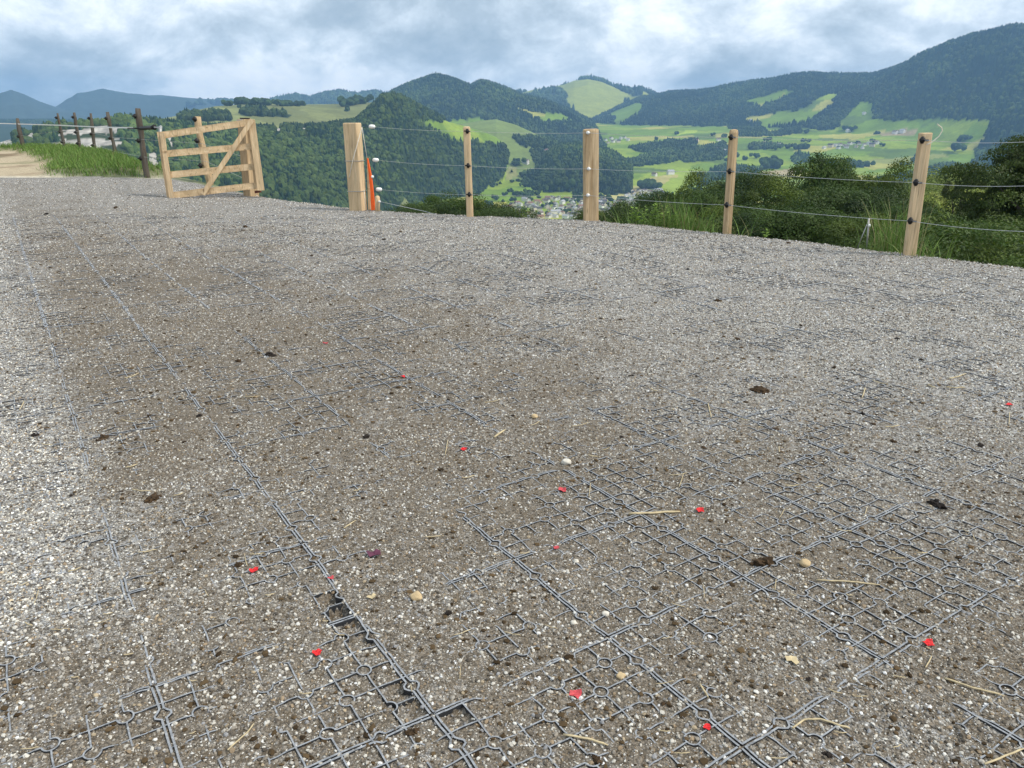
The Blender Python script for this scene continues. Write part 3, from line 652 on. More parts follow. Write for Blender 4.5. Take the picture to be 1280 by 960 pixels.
def forest(name, label, ids, spac, size, fine, mask=None, conif=0.35, tone=1.0, rmax=1e9):
    sel = wood_ & np.isin(ID, ids) & (RR < rmax) & (RR > 120)
    if mask is not None: sel &= mask
    vis = EL >= HOR - math.radians(0.7); sel &= vis
    dR = np.gradient(R)[None, :] * np.ones((NA, 1)); dA = (AZ[1] - AZ[0]) * RR
    lam = np.where(sel, dR * dA / spac ** 2, 0); cnt = rng.poisson(lam); k, j = np.nonzero(cnt); rep = cnt[k, j]; k = np.repeat(k, rep); j = np.repeat(j, rep)
    a = AZ[k] + (rng.random(len(k)) - 0.5) * (AZ[1] - AZ[0]); r = R[j] + (rng.random(len(k)) - 0.5) * np.gradient(R)[j]
    x = r * np.sin(a); y = r * np.cos(a); z = land_z(x, y); n = len(x)
    s = size * (0.7 + 0.6 * rng.random(n)); con = rng.random(n) < conif * 2 * fbm(x / 120, y / 120, 501, 3)
    VV, FF, CC = [], [], []; base = 0
    for T, TF, m in ((IV1 if not fine else IV2, IF1 if not fine else IF2, ~con), (CV, CF, con)):
        q = np.nonzero(m)[0]; n = len(q)
        if n == 0: continue
        blob = T is not CV
        th = rng.random(n) * 6.28; c, s_ = np.cos(th), np.sin(th)
        P = np.repeat(T[None], n, 0)
        if blob: P = P * (1 + 0.5 * (rng.random((n, len(T), 1)) - 0.5)) * np.array([0.55, 0.55, 0.62]) + np.array([0, 0, 0.45])
        else: P = P * np.array([0.32, 0.32, 1.35])
        P = np.stack([P[..., 0] * c[:, None] - P[..., 1] * s_[:, None], P[..., 0] * s_[:, None] + P[..., 1] * c[:, None], P[..., 2]], -1) * s[q][:, None, None]
        P += np.stack([x[q], y[q], z[q] - 0.12 * size], -1)[:, None, :]
        g = np.where(blob, 1, 0); t = rng.random((n, 1))
        c1 = (np.array([0.040, 0.068, 0.018]) * (1 - t) + np.array([0.075, 0.105, 0.028]) * t) if blob else (np.array([0.018, 0.038, 0.018]) * (1 - t) + np.array([0.03, 0.055, 0.022]) * t)
        c1 = c1 * (0.75 + 0.5 * rng.random((n, 1))) * tone * np.clip(0.25 + 1.6 * fbm(x[q] / 260, y[q] / 260, 511, 4), 0.4, 2)[:, None]
        VV.append(P.reshape(-1, 3)); FF.append((TF[None] + (np.arange(n) * len(T))[:, None, None]).reshape(-1, 3) + base); base += n * len(T); CC.append(np.repeat(c1, len(T), 0))
    if not VV: return
    me = npmesh(name, np.concatenate(VV), [np.concatenate(FF)], np.concatenate(CC), smooth=False)
    o = tag(link(name, me, M['forest']), label, kind='stuff'); print(name, ids, len(x)); return o
forest('forest', 'dark mixed forest covering the near hill behind the gate', [2], 6.2, 8.6, True, conif=0.35)
forest('forest', 'dark blue forest on the rounded mountain beyond the dark hill', [4], 10.5, 13, False, conif=0.5, tone=0.9)
forest('forest', 'dark forest covering the long mountain slope on the right', [8], 12, 14.5, False, conif=0.6, tone=0.85)
forest('forest', 'patches of wood on the far bright peak', [7, 11], 30, 30, False, conif=0.4)
forest('forest', 'small woods and tree belts in the valley meadows', [1, 5, 6], 8.0, 10.5, False, conif=0.45)
forest('forest', 'small wood on the meadow ridge at the left', [3], 10.0, 12, False, conif=0.2)

# ------------------------------------------------------------------ haze: one box of even air round everything
HAZE_COLOR, HAZE_DENSITY = (0.33, 0.60, 0.96), 1.1e-4
def build_haze():
    bm = bmesh.new(); bmesh.ops.create_cube(bm, size=1.0); zt = float(Z.max()) + 40; zb = float(Z.min()) - 1.0
    for v in bm.verts: v.co = Vector((v.co.x * 16000, (v.co.y + 0.5) * 9800 - 600, zb + (v.co.z + 0.5) * (zt - zb)))
    me = bm_mesh('haze', bm); m = bpy.data.materials.new('haze_air'); m.use_nodes = True; nt = m.node_tree; nt.nodes.clear()
    out = nt.nodes.new('ShaderNodeOutputMaterial'); pv = nt.nodes.new('ShaderNodeVolumePrincipled')
    pv.inputs['Color'].default_value = HAZE_COLOR + (1,); pv.inputs['Density'].default_value = HAZE_DENSITY; pv.inputs['Anisotropy'].default_value = 0.0
    nt.links.new(pv.outputs[0], out.inputs['Volume'])
    tag(link('haze', me, m), 'thin blue haze in the air over the valley', kind='stuff')

build_haze()

# ------------------------------------------------------------------ gate and fence
def P(x, y, Y): return Vector(pt(x, y, Y))
def part(name, m, parent, fn, smooth=False):
    bm = bmesh.new(); fn(bm); me = bm_mesh(name, bm, smooth)
    me.transform(Matrix.Translation(-parent.location)); o = link(name, me, m); o.parent = parent; return o

def build_gate():
    YL, YR = 15.86, 16.30
    g = empty('field_gate', gnd(215, 250)); tag(g, 'pale new wooden field gate with four rails and a diagonal brace', 'gate')
    hint = (P(320, 200, YR) - P(205, 200, YL)).cross(Vector((0, 0, 1))).normalized()
    def rail(a, b, w=0.118, d=0.045, off=0.0):
        return lambda bm: bar(bm, P(a[0], a[1], YL) + hint * off, P(b[0], b[1], YR) + hint * off, w, d, hint)
    for a, b in (((203, 169), (312, 153)), ((207, 192.3), (315, 183)), ((213, 218.6), (319, 208.2)), ((218, 244), (323, 231.5))):
        part('rail', M['pine'], g, rail(a, b))
    def stile(a, b, Y, w, d, off):
        return lambda bm: bar(bm, P(*a, Y) + hint * off, P(*b, Y) + hint * off, w, d, hint)
    part('stile', M['pine'], g, stile((206.5, 191), (215.6, 249.5), YL, 0.075, 0.05, 0.05))
    part('stile', M['pine'], g, stile((203.5, 166), (206.3, 189), YL, 0.075, 0.05, 0.05))
    part('stile', M['pine'], g, stile((199.5, 165), (212.5, 250), YL, 0.10, 0.07, -0.055))
    part('stile', M['pine'], g, stile((314.5, 150), (326.5, 237.5), YR, 0.125, 0.05, 0.05))
    part('stile', M['pine'], g, stile((310.5, 150), (321.5, 235.5), YR, 0.09, 0.05, -0.052))
    part('diagonal_brace', M['pine'], g, lambda bm: bar(bm, P(254.5, 242, YL + 0.2) + hint * 0.115, P(315.5, 150, YR) + hint * 0.115, 0.085, 0.05, hint))
    # hinge post
    b = gnd(314.5, 251); p = empty('gate_post', b); tag(p, 'stout square wooden post with a dark cap carrying the field gate', 'post')
    Yp = 16.66
    part('post_shaft', M['pine_post'], p, lambda bm: bar(bm, P(315, 254, Yp), P(306.5, 149, Yp), 0.23, 0.23, (0.55, 0.83, 0), 0.012))
    part('post_cap', M['black'], p, lambda bm: bar(bm, P(306.5, 149.2, Yp), P(306.3, 147.2, Yp), 0.15, 0.15, (0.55, 0.83, 0), 0.006))
    part('hinge', M['rust'], p, lambda bm: bar(bm, P(319, 240, 16.42), P(326, 239, 16.33), 0.05, 0.03))
    part('hinge', M['steel'], p, lambda bm: bar(bm, P(296, 151, 16.42), P(303, 150, 16.42), 0.03, 0.03))
build_gate()

def insulator(bm, c, r=0.026):
    tube(bm, [c + Vector((0, 0, -r * 1.5)), c + Vector((0, 0, -r * 0.7)), c, c + Vector((0, 0, r * 0.7)), c + Vector((0, 0, r * 1.5))], [r * 0.5, r * 1.05, r * 1.2, r * 1.05, r * 0.5], 10)
    tube(bm, [c, c + Vector((0, -0.045, 0))], [r * 0.7, r * 0.45], 8)
    tube(bm, [c + Vector((-0.05, -0.035, 0.004)), c + Vector((0.05, -0.035, -0.004))], r * 0.42, 8)
INS = {}
def fence_post(name, base, top, w, d, pins, label, m, white=False, group=None, bev=0.03, rot=0.0):
    b = Vector(gnd(*base)); Y = b.y; t = P(top[0], top[1], Y)
    o = empty(name, b); tag(o, label, 'fence post', group)
    part('post_shaft', m, o, lambda bm: bar(bm, b - (t - b).normalized() * 0.12, t, w, d, (math.sin(rot), math.cos(rot), 0), bev, seg=3))
    pts = []
    for q in pins:
        c = P(q[0], q[1], Y - d / 2 - 0.03); pts.append(c)
        if white: part('insulator', M['white'], o, lambda bm: (tube(bm, [c + Vector((0, 0.03, 0)), c + Vector((0, -0.035, 0))], [0.03, 0.022], 10), tube(bm, [c + Vector((-0.03, -0.02, 0)), c + Vector((0.03, -0.02, 0))], 0.013, 8)), True)
        else: part('insulator', M['black'], o, lambda bm: insulator(bm, c), True)
    return o, pts
_, i585 = fence_post('fence_post', (587.5, 270.5), (583.2, 158), 0.112, 0.10, [(584.2, 164), (585.2, 207), (586.6, 243)], 'thin rounded pale post with black insulators between the two thick posts', M['pine'])
_, i740 = fence_post('fence_post', (738.5, 274.5), (738.5, 161), 0.235, 0.20, [(735, 166), (736, 211), (735, 244)], 'thick cracked wooden post with white insulators above the village', M['pine_post'], True, bev=0.035)
_, i913 = fence_post('fence_post', (908.5, 291.5), (917.5, 161.5), 0.118, 0.11, [(914, 171.5), (912, 214), (908.5, 256)], 'thin round pale post with black insulators before the dark tree belt', M['pine_post'], bev=0.045)
_, i1155 = fence_post('fence_post', (1136.5, 318.5), (1157, 166), 0.122, 0.10, [(1153, 175), (1145, 228), (1138, 276)], 'leaning pale plank post with a loose white cord at its top', M['pine'], bev=0.012, rot=0.15)

def end_post():
    b = Vector(gnd(448, 262.5)); Y = b.y; o = empty('fence_post', b)
    tag(o, 'thick pale end post bound with wire rings, left of the orange strip', 'fence post')
    t = P(440, 153.5, Y)
    part('post_shaft', M['pine'], o, lambda bm: bar(bm, b - (t - b).normalized() * 0.1, t, 0.25, 0.22, (0.25, 0.97, 0), 0.02))
    def ring(y0):
        def f(bm):
            k = (y0 - 153.5) / (262.5 - 153.5); c = t + (b - t) * k
            x, y, z, L = frame(b, t, (0.25, 0.97, 0)); q = [c + x * (sx * 0.131) + y * (sy * 0.116) for sx, sy in ((-1, -1), (1, -1), (1, 1), (-1, 1), (-1, -1))]
            for a_, b_ in zip(q[:-1], q[1:]): tube(bm, [a_, b_], 0.006, 6)
        return f
    part('wire_ring', M['steel'], o, ring(200)); part('wire_ring', M['steel'], o, ring(238))
    part('cord', M['string'], o, lambda bm: (tube(bm, [P(436.5, 222, Y - 0.17), P(441, 200, Y - 0.17), P(452.5, 159, Y - 0.15)], 0.006, 6), tube(bm, [P(452.5, 159, Y - 0.15), P(458.8, 198, Y - 0.05)], 0.006, 6), tube(bm, [P(455, 238, Y - 0.12), P(457.5, 262.5, Y - 0.1)], 0.006, 6)), True)
    return Y
YE = end_post()
def small_things():
    b = Vector(gnd(462, 262)); o = empty('stake', b); tag(o, 'narrow wooden stake behind the orange strip', 'stake')
    part('stake_shaft', M['pine'], o, lambda bm: bar(bm, b, P(459.5, 201, b.y), 0.05, 0.04, (0, 1, 0), 0.004, 0.5))
    part('pin', M['white'], o, lambda bm: blob_bm(bm, P(465.5, 221, b.y - 0.05), (0.03, 0.03, 0.028), 2, 0.05), True)
    q = [P(458.4, 197.5, b.y - 0.06), P(459.6, 197.5, b.y - 0.06), P(464.5, 222, b.y - 0.07), P(466.5, 240, b.y - 0.08), P(468.5, 262.5, b.y - 0.08), P(464, 263, b.y - 0.08), P(462.8, 240, b.y - 0.07), P(460.8, 218, b.y - 0.06)]
    bm = bmesh.new(); f1 = [bm.verts.new(v) for v in q]; f2 = [bm.verts.new(v + Vector((0.01, 0.012, 0))) for v in q]
    bm.faces.new(f1); bm.faces.new(f2[::-1])
    for k in range(len(q)): bm.faces.new((f1[k], f2[k], f2[(k + 1) % len(q)], f1[(k + 1) % len(q)]))
    tag(link('warning_strip', bm_mesh('warning_strip', bm), M['orange']), 'bright orange plastic strip hanging beside the thick end post', 'strip')
    b = Vector(gnd(471.5, 263.5)); o = empty('stub_post', b); tag(o, 'short round wooden stub post at the foot of the orange strip', 'fence post')
    part('post_shaft', M['pine'], o, lambda bm: tube(bm, [b - Vector((0, 0, 0.1)), P(471.8, 248, b.y), P(471.9, 245.8, b.y), P(471.9, 244.6, b.y)], [0.045, 0.045, 0.038, 0.018], 14), True)
    part('insulator', M['white'], o, lambda bm: blob_bm(bm, P(474.5, 252, b.y - 0.05), (0.025, 0.02, 0.02), 2, 0.02), True)
    return b.y
YS = small_things()
# wires with the white end insulators
def wires():
    ends = [P(468, 158.5, YE + 0.05), P(472.5, 200.3, YE + 0.05), P(476.5, 237, YE + 0.05)]
    rights = [P(1280, 177.5, 7.85), P(1280, 232.5, 7.75), P(1280, 289.5, 7.6)]
    names = ('top', 'middle', 'lowest')
    for k in range(3):
        w = bmesh.new(); ip = [i585[k], i740[k], i913[k], i1155[k], rights[k]]
        ip[3] = ip[3] + Vector((0, -0.035, 0)); ip[0] = ip[0] + Vector((0, -0.035, 0)); ip[2] = ip[2] + Vector((0, -0.035, 0)); ip[1] = ip[1] + Vector((0, -0.02, 0))
        ip.append(ip[-1] + (ip[-1] - ip[-2]) * 1.6)
        pts = [ends[k]] + ip; fine = []
        for a, b in zip(pts[:-1], pts[1:]):
            for j in range(8):
                t = j / 8; fine.append(a.lerp(b, t) + Vector((0, 0, -0.018 * 4 * t * (1 - t))))
        fine.append(pts[-1]); tube(w, fine, 0.0024, 5)
        tag(link('fence_wire', bm_mesh('fence_wire', w, True), M['wire']), f'{names[k]} of the three thin wires strung along the pale posts', 'wire')
        e = bmesh.new(); c = ends[k]
        tube(e, [c + Vector((-0.095, 0, 0.006)), c + Vector((-0.08, 0, 0.005)), c + Vector((-0.05, 0, 0.003)), c, c + Vector((0.015, 0, 0))], [0.016, 0.031, 0.037, 0.033, 0.013], 12)
        tag(link('end_insulator', bm_mesh('end_insulator', e, True), M['white']), ('topmost', 'middle', 'lowest')[k] + ' white egg insulator where a wire ends by the orange strip', 'insulator')
        l = bmesh.new(); tube(l, [c + Vector((-0.09, 0, 0.005)), P((452, 455, 458)[k], (160, 200, 236)[k], YE + 0.02)], 0.003, 5)
        tag(link('tie_wire', bm_mesh('tie_wire', l, True), M['black']), ('top', 'middle', 'lowest')[k] + ' dark tie between the thick end post and its white insulator', 'wire')
    w = bmesh.new(); tube(w, [P(475, 252, YS - 0.06), P(500, 257.5, 13.6), P(530, 264, 13.2), P(545, 268, 13.1)], 0.004, 5)
    tag(link('ground_wire', bm_mesh('ground_wire', w, True), M['wire']), 'thin wire slanting down from the short stub post', 'wire')
    w = bmesh.new(); q = [P(*v, 8.9) for v in ((1158, 181), (1166, 177), (1174, 170), (1178, 163), (1177, 159.5), (1171.5, 155))]
    f = []
    for a, b in zip(q[:-1], q[1:]): f += [a.lerp(b, t / 3) for t in range(3)]
    tube(w, f + [q[-1]], 0.0055, 6)
    tag(link('loose_cord', bm_mesh('loose_cord', w, True), M['string']), 'loose white cord curling up from the leaning plank post', 'cord')
wires()
def thin_stake():
    o = empty('thin_stake', gnd(1084, 311)); tag(o, 'thin metal stake with a slanting stay before the dark trees', 'stake')
    Y = float(gnd(1084, 311)[1]) + 0.25
    part('rod', M['steel'], o, lambda bm: tube(bm, [P(1083, 316, Y), P(1086, 273, Y)], 0.010, 8), True)
    part('stay', M['steel'], o, lambda bm: tube(bm, [P(1071, 312, Y + 0.02), P(1086, 275, Y)], 0.006, 8), True)
    part('insulator', M['white'], o, lambda bm: blob_bm(bm, P(1086.5, 282, Y - 0.02), (0.02, 0.02, 0.022), 2, 0.02), True)
thin_stake()

# old fence up on the left
OLD = [((183, 215), (172, 135.5), 19.2, 0.13, 'grey split post carrying the black gate handle'), ((147, 205), (134, 140), 26, 0.115, 'crooked old post next left of the black handle post'),
       ((119.5, 193), (113, 141.5), 29, 0.11, 'straight old post, third from the gate'), ((101, 190), (92.5, 140.5), 30.5, 0.11, 'dark leaning old post, fourth from the gate'),
       ((82, 187.5), (71.5, 141.5), 32, 0.11, 'darkest leaning old post, fifth from the gate'), ((31.5, 193), (21, 148), 33, 0.16, 'broad pale old post in brush at the far left')]
def knobbly(bm, b, t, w, seed):
    random.seed(seed); n = 9; pts = []; rr = []
    for k in range(n):
        u = k / (n - 1); pts.append(b.lerp(t, u) + Vector((random.uniform(-1, 1), random.uniform(-1, 1), 0)) * w * 0.10); rr.append(w * 0.5 * random.uniform(0.82, 1.14))
    rr[-1] *= 0.8; tube(bm, pts, rr, 9)
TAPE = []
for k, (b, t, Y, w, lab) in enumerate(OLD):
    bb = P(*b, Y); tt = P(*t, Y); o = empty('old_post', bb); tag(o, lab, 'fence post', 'weathered posts of the old fence')
    part('post_shaft', M['oldwood'], o, lambda bm: knobbly(bm, bb - Vector((0, 0, 0.3)), tt, w, 40 + k), True)
    for j, u in enumerate((0.22, 0.5, 0.88) if k < 5 else (0.5,)):
        c = bb.lerp(tt, u) + Vector((-w * 0.5, -w * 0.45, 0)); part('insulator', M['black'], o, lambda bm: insulator(bm, c, 0.035), True)
bb = P(262, 224, 19); tt = P(246, 145.5, 19); o = empty('old_post', bb); tag(o, 'tan old post with black insulators seen through the gate', 'fence post', 'weathered posts of the old fence')
part('post_shaft', M['pine_post'], o, lambda bm: knobbly(bm, bb - Vector((0, 0, 0.2)), tt, 0.17, 71), True)
for q in ((243.5, 149), (246, 176), (250.5, 207)): part('insulator', M['black'], o, lambda bm: insulator(bm, P(*q, 18.88), 0.04), True)
def tape_gear():
    bm = bmesh.new(); q = [P(-60, 152, 36), P(0, 154.3, 34), P(25, 155, 32.8), P(73, 156.5, 31.8), P(115, 158.5, 28.8), P(136, 159.2, 25.8), P(166, 159.8, 19.6)]
    for a, b in zip(q[:-1], q[1:]): bar(bm, a, b, 0.035, 0.006, (0, 1, 0.0), 0)
    tag(link('fence_tape', bm_mesh('fence_tape', bm), M['tape']), 'white electric tape stretched along the weathered posts', 'tape')
    Y = 19.0; o = empty('tape_grip', P(176, 160, Y)); tag(o, 'black plastic grip hooked between the grey split post and the gate', 'grip')
    part('grip', M['black'], o, lambda bm: tube(bm, [P(174, 160.6, Y), P(176, 160.5, Y), P(190, 159.5, Y - 0.5), P(193, 159.2, Y - 0.6)], [0.03, 0.045, 0.045, 0.06], 10), True)
    part('hook', M['steel'], o, lambda bm: (tube(bm, [P(193, 159.3, Y - 0.6), P(199, 159.3, 16.4)], 0.015, 6), tube(bm, [P(199, 161, 16.4), P(201, 158.5, 16.3), P(200, 166, 16.1)], 0.03, 8)), True)
    part('spring_cord', M['black'], o, lambda bm: tube(bm, [P(160, 160.4, 19.8), P(174, 160.5, Y)], 0.018, 6), True)
tape_gear()
# faint wires of the old fence
for k, (u, w) in enumerate(((0.52, 'upper'), (0.24, 'lower'))):
    bm = bmesh.new(); q = []
    for (b, t, Y, w_, l) in OLD[::-1]: q.append(P(*b, Y - 0.15).lerp(P(*t, Y - 0.15), u))
    q.append(P(262, 224, 18.8).lerp(P(246, 145.5, 18.8), u + 0.05)); q.append(P(313, 250, 16.7).lerp(P(307, 148, 16.7), u))
    tube(bm, q, 0.004, 5); tag(link('old_wire', bm_mesh('old_wire', bm, True), M['steel']), f'{w} thin wire strung along the weathered posts', 'wire')

# ------------------------------------------------------------------ track and grass bank at the upper left
def build_track():
    xs = np.arange(-46, -5.0, 0.22); ys = np.concatenate([np.arange(17.2, 24, 0.12), np.arange(24, 41, 0.25)]); X, Y = np.meshgrid(xs, ys)
    u, D = ground_z(X, Y); bank = bank_h(X, Y)
    Zt = yard_z(X, Y) - 0.012 - np.where(Y < 19.3, 0.05 * (19.3 - Y), 0) + bank * sstep(18.9, 19.6, Y) + 0.05 * (fbm(X * 1.1, Y * 1.1, 601, 3) - 0.5) * sstep(19.2, 21, Y) - np.where(D > 0.4, 0.45 * (D - 0.4), 0)
    nx, ny = len(xs), len(ys); i = (np.arange(ny - 1)[:, None] * nx + np.arange(nx - 1)[None]).ravel(); q = np.stack([i, i + 1, i + 1 + nx, i + nx], -1)
    bad = (D > 3.5).ravel(); q = q[~bad[q].all(1)]
    g = np.clip(bank_m(X, Y) + sstep(-0.3, 0.3, D), 0, 1) * (0.6 + 0.4 * (fbm(X * 2, Y * 2, 605, 2)))
    t = fbm(X * 0.9 + 2, Y * 0.35, 611, 4)[..., None]
    c = np.array([0.42, 0.345, 0.235]) * (1 - sstep(0.52, 0.72, t)) + np.array([0.20, 0.145, 0.09]) * sstep(0.52, 0.72, t)
    gr = sstep(0.60, 0.74, fbm(X * 0.6, Y * 0.8, 615, 3))[..., None] * 0.55; c = c * (1 - gr) + np.array([0.12, 0.14, 0.05]) * gr
    ed_ = sstep(19.7, 19.1, Y)[..., None]; c = c * (1 - ed_) + np.array([0.55, 0.50, 0.40]) * ed_
    c = c * (1 - g[..., None]) + np.array([0.06, 0.10, 0.025]) * g[..., None]
    me = npmesh('track', np.stack([X, Y, Zt], -1).reshape(-1, 3), [q], c.reshape(-1, 3), True)
    tag(link('track', me, vcol('track_earth', 0.95, noise=[(9, 0.75, 1.2), (45, 0.6, 1.3)], bump=0.02)), 'pale stony farm track beyond the gravel', kind='structure')
BANK = [(-9.7, 19.7), (-10.8, 21.0), (-13.0, 25), (-15.5, 28.5), (-18.5, 32.5), (-20.5, 34)]
def bank_m(x, y):
    best = np.full(np.shape(x), 1e9)
    for (ax, ay), (bx, by) in zip(BANK[:-1], BANK[1:]):
        dx, dy = bx - ax, by - ay; t = np.clip(((x - ax) * dx + (y - ay) * dy) / (dx * dx + dy * dy), 0, 1); best = np.minimum(best, np.hypot(x - ax - t * dx, y - ay - t * dy))
    return sstep(1.5, 0.8, best + 0.8 * (fbm(np.asarray(x) * 0.9, np.asarray(y) * 0.9, 621, 2) - 0.5))
def bank_h(x, y): return 0.16 * bank_m(x, y) * sstep(18.9, 19.6, y)
build_track()

def blades(name, label, x, y, z, h, w, col, lean=0.5, seg=3, kind='stuff', cat=None, m=None):
    n = len(x); th = rng.random(n) * 6.283; ln = lean * (0.3 + rng.random(n)); t = np.linspace(0, 1, seg + 1)
    dx, dy = np.cos(th), np.sin(th); V = np.zeros((n, seg + 1, 2, 3)); px, py = -dy, dx
    for k, tt in enumerate(t):
        bx = x + dx * h * ln * tt ** 2; by = y + dy * h * ln * tt ** 2; bz = z + h * tt * (1 - 0.25 * ln * tt)
        ww = w * (1 - tt ** 1.6) * 0.5 + 0.0006
        V[:, k, 0] = np.stack([bx + px * ww, by + py * ww, bz], -1); V[:, k, 1] = np.stack([bx - px * ww, by - py * ww, bz], -1)
    b = (np.arange(n) * (seg + 1) * 2)[:, None]; k = np.arange(seg)[None] * 2
    q = np.stack([b + k, b + k + 1, b + k + 3, b + k + 2], -1).reshape(-1, 4)
    me = npmesh(name, V.reshape(-1, 3), [q], np.repeat(col, (seg + 1) * 2, 0))
    o = link(name, me, m or M['leaf']); tag(o, label, cat, kind=kind) ; return o
def greens(n, dry=0.12, bright=1.0):
    t = rng.random((n, 1)); c = (np.array([0.075, 0.15, 0.025]) * (1 - t) + np.array([0.15, 0.23, 0.05]) * t) * (0.7 + 0.6 * rng.random((n, 1))) * bright
    d = rng.random(n) < dry * 0.6; c[d] = np.array([0.27, 0.25, 0.11]) * (0.7 + 0.5 * rng.random((d.sum(), 1))); return c
def bank_grass():
    n = 120000; y = rng.uniform(19.1, 36, n); x = rng.uniform(-23, -6, n)
    k = rng.random(n) < bank_m(x, y); x, y = x[k], y[k]; z = yard_z(x, y) + bank_h(x, y) - 0.03; d = edge_dist(x, y); z -= np.where(d > 0.4, 0.45 * (d - 0.4), 0)
    h = 0.07 + 0.16 * rng.random(len(x)) ** 2 * (0.6 + fbm(x * 1.3, y * 1.3, 631, 2))
    blades('grass', 'bright green grass on the bank below the weathered posts', x, y, z, h, 0.016, greens(len(x), 0.10, 1.2), 0.7)
bank_grass()
def edge_grass():
    # rough grass just over the lip of the yard
    X, Y = [], []
    P_ = EDGE[2:18]
    for (ax, ay), (bx, by) in zip(P_[:-1], P_[1:]):
        L = math.hypot(bx - ax, by - ay); n = int(L * 260); t = rng.random(n); o = rng.random(n) ** 1.3 * 2.2 + 0.22; nx, ny = (by - ay) / L, -(bx - ax) / L
        X.append(ax + (bx - ax) * t - nx * o * -1); Y.append(ay + (by - ay) * t - ny * o * -1)
    x = np.concatenate(X); y = np.concatenate(Y); d = edge_dist(x, y)
    x2 = np.where(d < 0, x, x); px, py = project(np.stack([x, y, 0 * x], -1))
    dens = 0.25 + 0.75 * sstep(740, 780, px) * sstep(905, 870, px) - 0.2 * sstep(905, 915, px) * sstep(1080, 1060, px) + 0.8 * sstep(1080, 1100, px) * sstep(1175, 1140, px) + 0.3 * sstep(1120, 1200, px)
    hh = 0.22 + 0.35 * sstep(740, 800, px) * sstep(910, 870, px) + 0.4 * sstep(1085, 1110, px) * sstep(1170, 1130, px)
    hh = np.where((px > 330) & (px < 740), 0.14, hh)
    k = (d > 0.15) & (rng.random(len(x)) < dens); x, y, d, hh = x[k], y[k], d[k], hh[k]
    z = land_z(x, y); h = hh * (0.5 + 0.9 * rng.random(len(x)))
    blades('grass', 'rough green grass along the lip of the gravel yard', x, y, z - 0.02, h + np.clip(d, 0, 2) * 0.22, 0.011, greens(len(x), 0.14), 0.7)
edge_grass()

def tuft(px, base, hpx, n, spread, label, dry=0.3, name='grass_tuft', lean=0.5):
    b = gnd(*base); b = b + np.array([b[0], b[1], 0]) / np.hypot(b[0], b[1]) * 0.25
    H = hpx * b[1] / F; x = b[0] + rng.normal(0, spread, n); y = b[1] + rng.normal(0, spread, n); z = np.full(n, b[2] - 0.18)
    o = blades(name, label, x, y, z, (H + 0.2) * (0.45 + 0.6 * rng.random(n)), 0.010, greens(n, dry, 1.1), lean, 5, None, 'grass tuft')
    return o
tuft(0, (1112, 312), 62, 170, 0.13, 'tall seeding grass tuft left of the leaning plank post', 0.35)
tuft(0, (860, 284), 40, 130, 0.16, 'thick green grass tuft left of the thin round post', 0.2)
tuft(0, (1150, 322), 30, 90, 0.16, 'low grass tuft at the foot of the leaning plank post', 0.3, lean=0.9)
tuft(0, (925, 296), 34, 16, 0.10, 'few dry arching stalks right of the thin round post', 0.8, lean=1.1)
tuft(0, (838, 281), 36, 40, 0.10, 'upright dry grass stalks beside the bright leafy weeds', 0.6, lean=0.3)
def leafy(px, base, hpx, stems, spread, label, seed):
    random.seed(seed); b = gnd(*base); b = b + np.array([b[0], b[1], 0]) / np.hypot(b[0], b[1]) * 0.22; H = hpx * b[1] / F + 0.12
    o = empty('weed', (b[0], b[1], b[2] - 0.12)); tag(o, label, 'plant'); V = []; Fc = []; C = []; bm = bmesh.new()
    for s in range(stems):
        x0 = Vector((b[0] + random.uniform(-1, 1) * spread, b[1] + random.uniform(-0.3, 0.3) * spread, b[2] - 0.14)); h = H * random.uniform(0.7, 1.05); ln = Vector((random.uniform(-.15, .15), random.uniform(-.15, .15), 1))
        tube(bm, [x0, x0 + ln * h * 0.5, x0 + ln * h], [0.006, 0.005, 0.003], 6)
        for k in range(13):
            u = 0.25 + 0.75 * k / 12; p = x0 + ln * h * u; a = k * 2.4 + random.random(); L = 0.10 * (1.15 - 0.5 * u) * random.uniform(0.8, 1.2); w = L * 0.32
            d = Vector((math.cos(a), math.sin(a), random.uniform(0.1, 0.9))).normalized(); sd_ = d.cross(Vector((0, 0, 1))).normalized(); n0 = len(V)
            V += [p, p + d * L * 0.5 + sd_ * w, p + d * L - Vector((0, 0, L * 0.2)), p + d * L * 0.5 - sd_ * w]; Fc.append((n0, n0 + 1, n0 + 2, n0 + 3)); g = random.uniform(0.8, 1.3); C += [(0.19 * g, 0.30 * g, 0.05 * g)] * 4
    me = npmesh('leaves', np.array([v[:] for v in V]) - np.array(o.location), [np.array(Fc)], np.array(C)); l = link('leaves', me, M['leaf']); l.parent = o
    me2 = bm_mesh('stem', bm, True); me2.transform(Matrix.Translation(-o.location)); s_ = link('stem', me2, M['bark2']); s_.parent = o
M['bark2'] = simple('green_stem', (0.12, 0.17, 0.05), 0.7)
leafy(0, (795, 277), 22, 4, 0.13, 'bright green leafy weed nearest the thick cracked post', 3)
leafy(0, (812, 279), 25, 5, 0.15, 'broadest bright leafy weed on the lip of the yard', 5)
leafy(0, (832, 282), 22, 4, 0.12, 'bright leafy weed at the right of the weed row', 8)
leafy(0, (955, 296), 15, 1, 0.01, 'single small bright weed between thin round post and plank post', 9)

